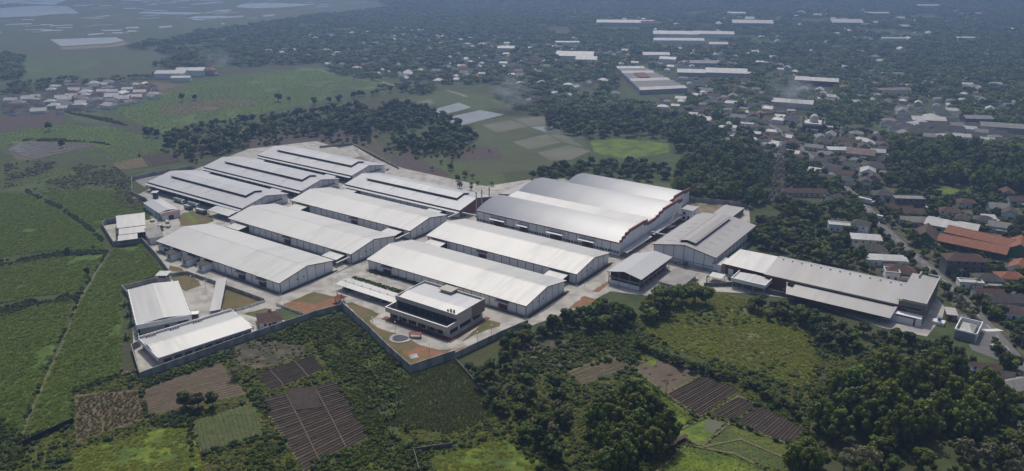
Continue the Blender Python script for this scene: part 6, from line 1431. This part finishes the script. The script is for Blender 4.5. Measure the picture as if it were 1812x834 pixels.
undergrowth('field_hedge', 'shrub_dark', [[(0,462),(105,446),(192,443),(192,449),(105,455),(0,472)],[(0,545),(60,528),(140,520),(142,530),(60,542),(0,562)],[(48,336),(110,366),(152,394),(184,424),(180,430),(148,400),(106,372),(44,340)],[(138,520),(186,450),(189,450),(143,524)],[(128,556),(138,532),(140,533),(106,606),(78,668),(50,735),(38,762),(35,760),(66,686),(98,616)],[(128,688),(212,660),(214,668),(130,698)],[(0,738),(40,772),(120,750),(130,758),(40,786),(0,795)],[(36,250),(178,252),(200,258),(110,246),(50,246)],[(100,196),(188,216),(230,224),(196,210)],[(250,674),(350,640),(450,604),(600,560),(600,568),(455,614),(352,652),(256,690)],[(245,690),(254,690),(266,742),(258,744)],[(262,742),(340,728),(345,738),(340,800),(350,836),(340,836),(332,760),(262,752)],[(355,800),(466,770),(470,778),(358,812)],[(437,698),(455,690),(480,720),(470,740)]], 1.5, (.35,.75), 'low hedges and weeds along ditches and walls', 2, -.6, 9)
undergrowth('scrub', 'shrub', [[(556,562),(607,556),(724,664),(696,705),(684,752),(640,690),(600,664),(556,626)],[(455,600),(560,562),(556,620),(480,600)],[(470,780),(540,834),(470,850),(440,800)],[(0,790),(44,790),(40,850),(0,850)],[(545,820),(650,775),(690,770),(780,790),(740,830),(740,850),(540,850)],[(610,690),(680,745),(690,775),(655,776),(600,690)],[(1020,552),(1060,540),(1085,545),(1130,590),(1160,600),(1120,640),(1020,640)]], 1.5, (.35,.85), 'weedy green scrub around the walls and plots', 3, -.35, 11)
undergrowth('scrub_dark', 'shrub', [[(826,650),(960,640),(1010,700),(1020,850),(960,850),(880,740)],[(1300,525),(1420,550),(1560,590),(1690,615),(1745,655),(1700,690),(1560,640),(1420,600)],[(1420,720),(1460,680),(1640,655),(1770,720),(1812,850),(1420,850)],[(886,600),(1060,545),(1130,580),(1130,640),(900,660)],[(1040,720),(1100,690),(1190,760),(1150,850),(1030,850)],[(785,780),(905,765),(960,830),(950,834),(900,780),(790,795)]], 3.0, (.5,1.1), 'undergrowth beneath the near groves', 4, -.1, 15)
undergrowth('dry_scrub', 'shrub_dry', [[(8,292),(60,284),(205,296),(232,318),(230,342),(150,336),(60,336),(10,332)],[(190,342),(232,340),(260,362),(262,376),(215,366)],[(214,600),(240,620),(246,668),(214,664)],[(930,600),(1010,600),(1090,620),(1000,650),(930,670)]], 2.8, (.6,1.3), 'dry grey-brown scrub beside the cane fields', 5, -.1, 18, (.35,.8))
undergrowth('meadow_scrub', 'shrub_lush', [[(1135,548),(1250,514),(1330,532),(1420,582),(1455,642),(1420,692),(1330,662),(1200,622),(1132,592)]], 1.9, (.3,.8), 'yellow-green scrub on the wide meadow', 6, -.3, 18, (.3,.55))
undergrowth('meadow_bushes', 'shrub', [[(1135,548),(1250,512),(1330,530),(1420,580),(1455,640),(1420,690),(1330,660),(1200,620),(1130,590)]], 4.0, (.5,1.2), 'darker bushes dotted over the wide meadow', 7, .45, 30, (.5,.8))
undergrowth('tall_grass', 'grass', [[(120,800),(225,772),(332,744),(352,800),(360,850),(120,850)],[(768,806),(905,772),(945,800),(965,850),(765,850)],[(1100,690),(1118,664),(1176,704),(1230,738),(1190,760),(1160,740)],[(1135,548),(1250,514),(1330,532),(1420,582),(1455,642),(1420,692),(1330,662),(1200,622),(1132,592)]], 1.5, (.7,1.4), 'tall yellow-green grass', 8, -.55, 8)
undergrowth('corn_crop', 'corn', [[(728,664),(803,640),(886,732),(795,768),(685,752),(700,705)],[(610,692),(640,690),(684,748),(672,770),(650,766)]], 1.0, (.75,1.1), 'dense green maize below the office garden', 9)
undergrowth('ripe_corn_crop', 'corndry', [[(134,702),(244,692),(255,740),(137,780)]], 1.4, (.6,1.0), 'ripening maize beside the cane', 10)
undergrowth('plot_weeds', 'grass', [[(342,746),(450,711),(466,770),(355,802)],[(1202,799),(1217,789),(1300,806),(1365,838),(1165,850)],[(1243,792),(1293,752),(1404,792),(1392,836),(1370,836)]], 1.6, (.4,.7), 'short crop rows on the small plots', 11)
undergrowth('yard_hedge', 'shrub', [[(620,492),(628,490),(716,516),(720,522),(712,522)],[(655,478),(690,480),(745,500),(740,504),(656,484)]], 1.0, (.35,.55), 'clipped hedge strips in the warehouse yard', 12)
undergrowth('verge_bushes', 'shrub_dark', [[(1500,330),(1560,335),(1640,380),(1640,440),(1812,470),(1812,640),(1770,600),(1680,490),(1560,420),(1500,360)],[(1560,345),(1812,345),(1812,440),(1640,400),(1580,370)],[(1380,250),(1500,335),(1500,360),(1380,370)]], 3.4, (.6,1.5), 'garden bushes between the roadside houses', 13, -.3, 25)

# weeds on every unploughed corner of the foreground
PLOTS = [[(453,661),(553,630),(573,653),(478,692)],[(455,706),(594,676),(652,772),(541,836)],[(250,688),(390,643),(437,698),(265,736)],[(132,698),(244,691),(255,742),(135,783)],[(342,746),(450,711),(466,770),(355,802)],
  [(728,664),(803,640),(886,732),(795,768),(685,752),(700,705)],[(1003,658),(1081,630),(1115,650),(1031,683)],[(1120,650),(1158,634),(1242,662),(1178,697)],[(1178,699),(1248,665),(1308,691),(1240,736)],[(1254,730),(1305,704),(1340,717),(1297,745)],[(1301,747),(1343,719),(1426,760),(1403,788)],
  [(1192,766),(1252,739),(1283,748),(1241,790)],[(1243,792),(1293,752),(1404,792),(1392,836)],[(1202,799),(1217,789),(1300,806),(1365,838),(1165,850)],[(410,612),(480,600),(545,612),(540,628),(455,655),(425,645)],[(130,800),(225,774),(332,748),(350,800),(358,850),(130,850)],[(772,808),(905,775),(945,802),(965,850),(765,850)],[(1150,548),(1250,518),(1330,535),(1415,585),(1448,640),(1415,685),(1330,655),(1200,615),(1140,588)],[(1100,690),(1118,664),(1176,704),(1230,738),(1190,760),(1160,740)]] + CANE
FORE = [(-20,760),(60,775),(128,760),(128,692),(214,664),(249,675),(350,640),(520,578),(606,552),(727,666),(806,643),(888,738),(905,660),(1010,600),(1130,560),(1250,520),(1420,560),(1600,640),(1430,740),(1420,850),(-20,850)]
W_PLOTS = [[(p.x,p.y) for p in (at(*q) for q in pl)] for pl in PLOTS]
def weeds(name, kind, spacing, sc, label, seed, thin, ns, zs):
    rg = np.random.default_rng(seed); X, Y = fill(FORE, spacing, 1.0, rg); k = vnoise(X, Y, ns, seed) > thin
    for pl in W_PLOTS: k &= ~npip(X, Y, pl)
    n = k.sum(); s = rg.uniform(sc[0],sc[1],n); scatter(name, kind, np.stack([X[k],Y[k],np.zeros(n),s,s*rg.uniform(zs[0],zs[1],n),rg.uniform(0,6.28,n)],1), label)
undergrowth('wood_edge', 'shrub', [[(280,268),(300,234),(420,208),(560,194),(690,180),(790,205),(850,246),(820,280),(740,284),(640,258),(560,252),(440,262),(340,292)]], 8, (.8,1.9), 'bushes filling the edges of the wood behind the warehouses', 16, .0, 30)
undergrowth('burnt_weeds', 'shrub_dry', [[(410,612),(480,598),(550,610),(545,628),(455,658),(425,648)]], 2.2, (.2,.7), 'dry weeds regrowing on the burnt plot', 15, .0, 7, (.4,.8))
weeds('weed_cover', 'shrub', 1.5, (.22,.6), 'low green weeds on the unploughed corners', 41, -.5, 9, (.5,.9))
weeds('weed_grass', 'grass', 1.6, (.6,1.3), 'rough grass between the plots', 42, -.6, 13, (.6,1.1))
weeds('weed_clumps', 'shrub_dark', 3.2, (.4,1.1), 'darker weed clumps between the plots', 43, .1, 14, (.6,1.0))
# ---------------------------------------------------------------- haze
hz = mb().box(-9500,-600,-1.0,9500,11500,205).mesh('haze'); ho = link('haze', hz); stuff(ho, 'thin blue haze over the whole plain')
hm = bpy.data.materials.new('haze'); hm.use_nodes = True; t_ = hm.node_tree
for n in list(t_.nodes): t_.nodes.remove(n)
out = t_.nodes.new('ShaderNodeOutputMaterial'); pv = t_.nodes.new('ShaderNodeVolumePrincipled')
pv.inputs['Color'].default_value = (.38,.58,1.0,1); pv.inputs['Density'].default_value = HAZE_D; pv.inputs['Anisotropy'].default_value = 0.62
t_.links.new(pv.outputs[0], out.inputs['Volume']); hz.materials.append(hm)

# ---------------------------------------------------------------- smoke of three field fires
def smoke(px, py, sx, sy, sz, dens, label, seed):
    g = at(px, py); o = link('smoke', None); bpy.data.objects.remove(o)
    m = mb(); n = 14; k = 8
    for j in range(k+1):
        t = math.pi*j/k
        for i in range(n): m.v.append((math.sin(t)*math.cos(2*math.pi*i/n), math.sin(t)*math.sin(2*math.pi*i/n), -math.cos(t)))
    for j in range(k):
        for i in range(n): m.f.append((j*n+i, j*n+(i+1)%n, (j+1)*n+(i+1)%n, (j+1)*n+i))
    me = m.mesh('smoke'); o = link('smoke', me, None, (g.x,g.y,sz*.85)); o.scale = (sx,sy,sz); o.rotation_euler = (0,R(18),0); stuff(o, label)
    mt = bpy.data.materials.new('smoke'); mt.use_nodes = True; T = mt.node_tree
    for q in list(T.nodes): T.nodes.remove(q)
    out = T.nodes.new('ShaderNodeOutputMaterial'); p = T.nodes.new('ShaderNodeVolumePrincipled'); p.inputs['Color'].default_value = (.86,.9,1,1)
    tc = T.nodes.new('ShaderNodeTexCoord'); ln = T.nodes.new('ShaderNodeVectorMath'); ln.operation = 'LENGTH'; T.links.new(tc.outputs['Object'], ln.inputs[0])
    fr = T.nodes.new('ShaderNodeMapRange'); fr.inputs['From Min'].default_value = 1; fr.inputs['From Max'].default_value = .2; T.links.new(ln.outputs['Value'], fr.inputs[0])
    nz = T.nodes.new('ShaderNodeTexNoise'); nz.noise_dimensions = '4D'; nz.inputs['W'].default_value = seed; nz.inputs['Scale'].default_value = 2.2; nz.inputs['Detail'].default_value = 3; T.links.new(tc.outputs['Object'], nz.inputs['Vector'])
    nr = T.nodes.new('ShaderNodeMapRange'); nr.inputs['From Min'].default_value = .42; nr.inputs['From Max'].default_value = .72; nr.inputs['To Max'].default_value = dens; T.links.new(nz.outputs[0], nr.inputs[0])
    mu = T.nodes.new('ShaderNodeMath'); mu.operation = 'MULTIPLY'; T.links.new(fr.outputs[0], mu.inputs[0]); T.links.new(nr.outputs[0], mu.inputs[1]); T.links.new(mu.outputs[0], p.inputs['Density'])
    T.links.new(p.outputs[0], out.inputs['Volume']); me.materials.append(mt)
smoke(1398,196, 34,30,26, .05, 'grey smoke drifting over the white hall above the mosque', 1.0)
smoke(905,196, 30,26,24, .05, 'thin white smoke rising beside the ponds', 4.0)
smoke(385,120, 30,26,18, .05, 'faint smoke beyond the orange-roofed villa', 7.0)
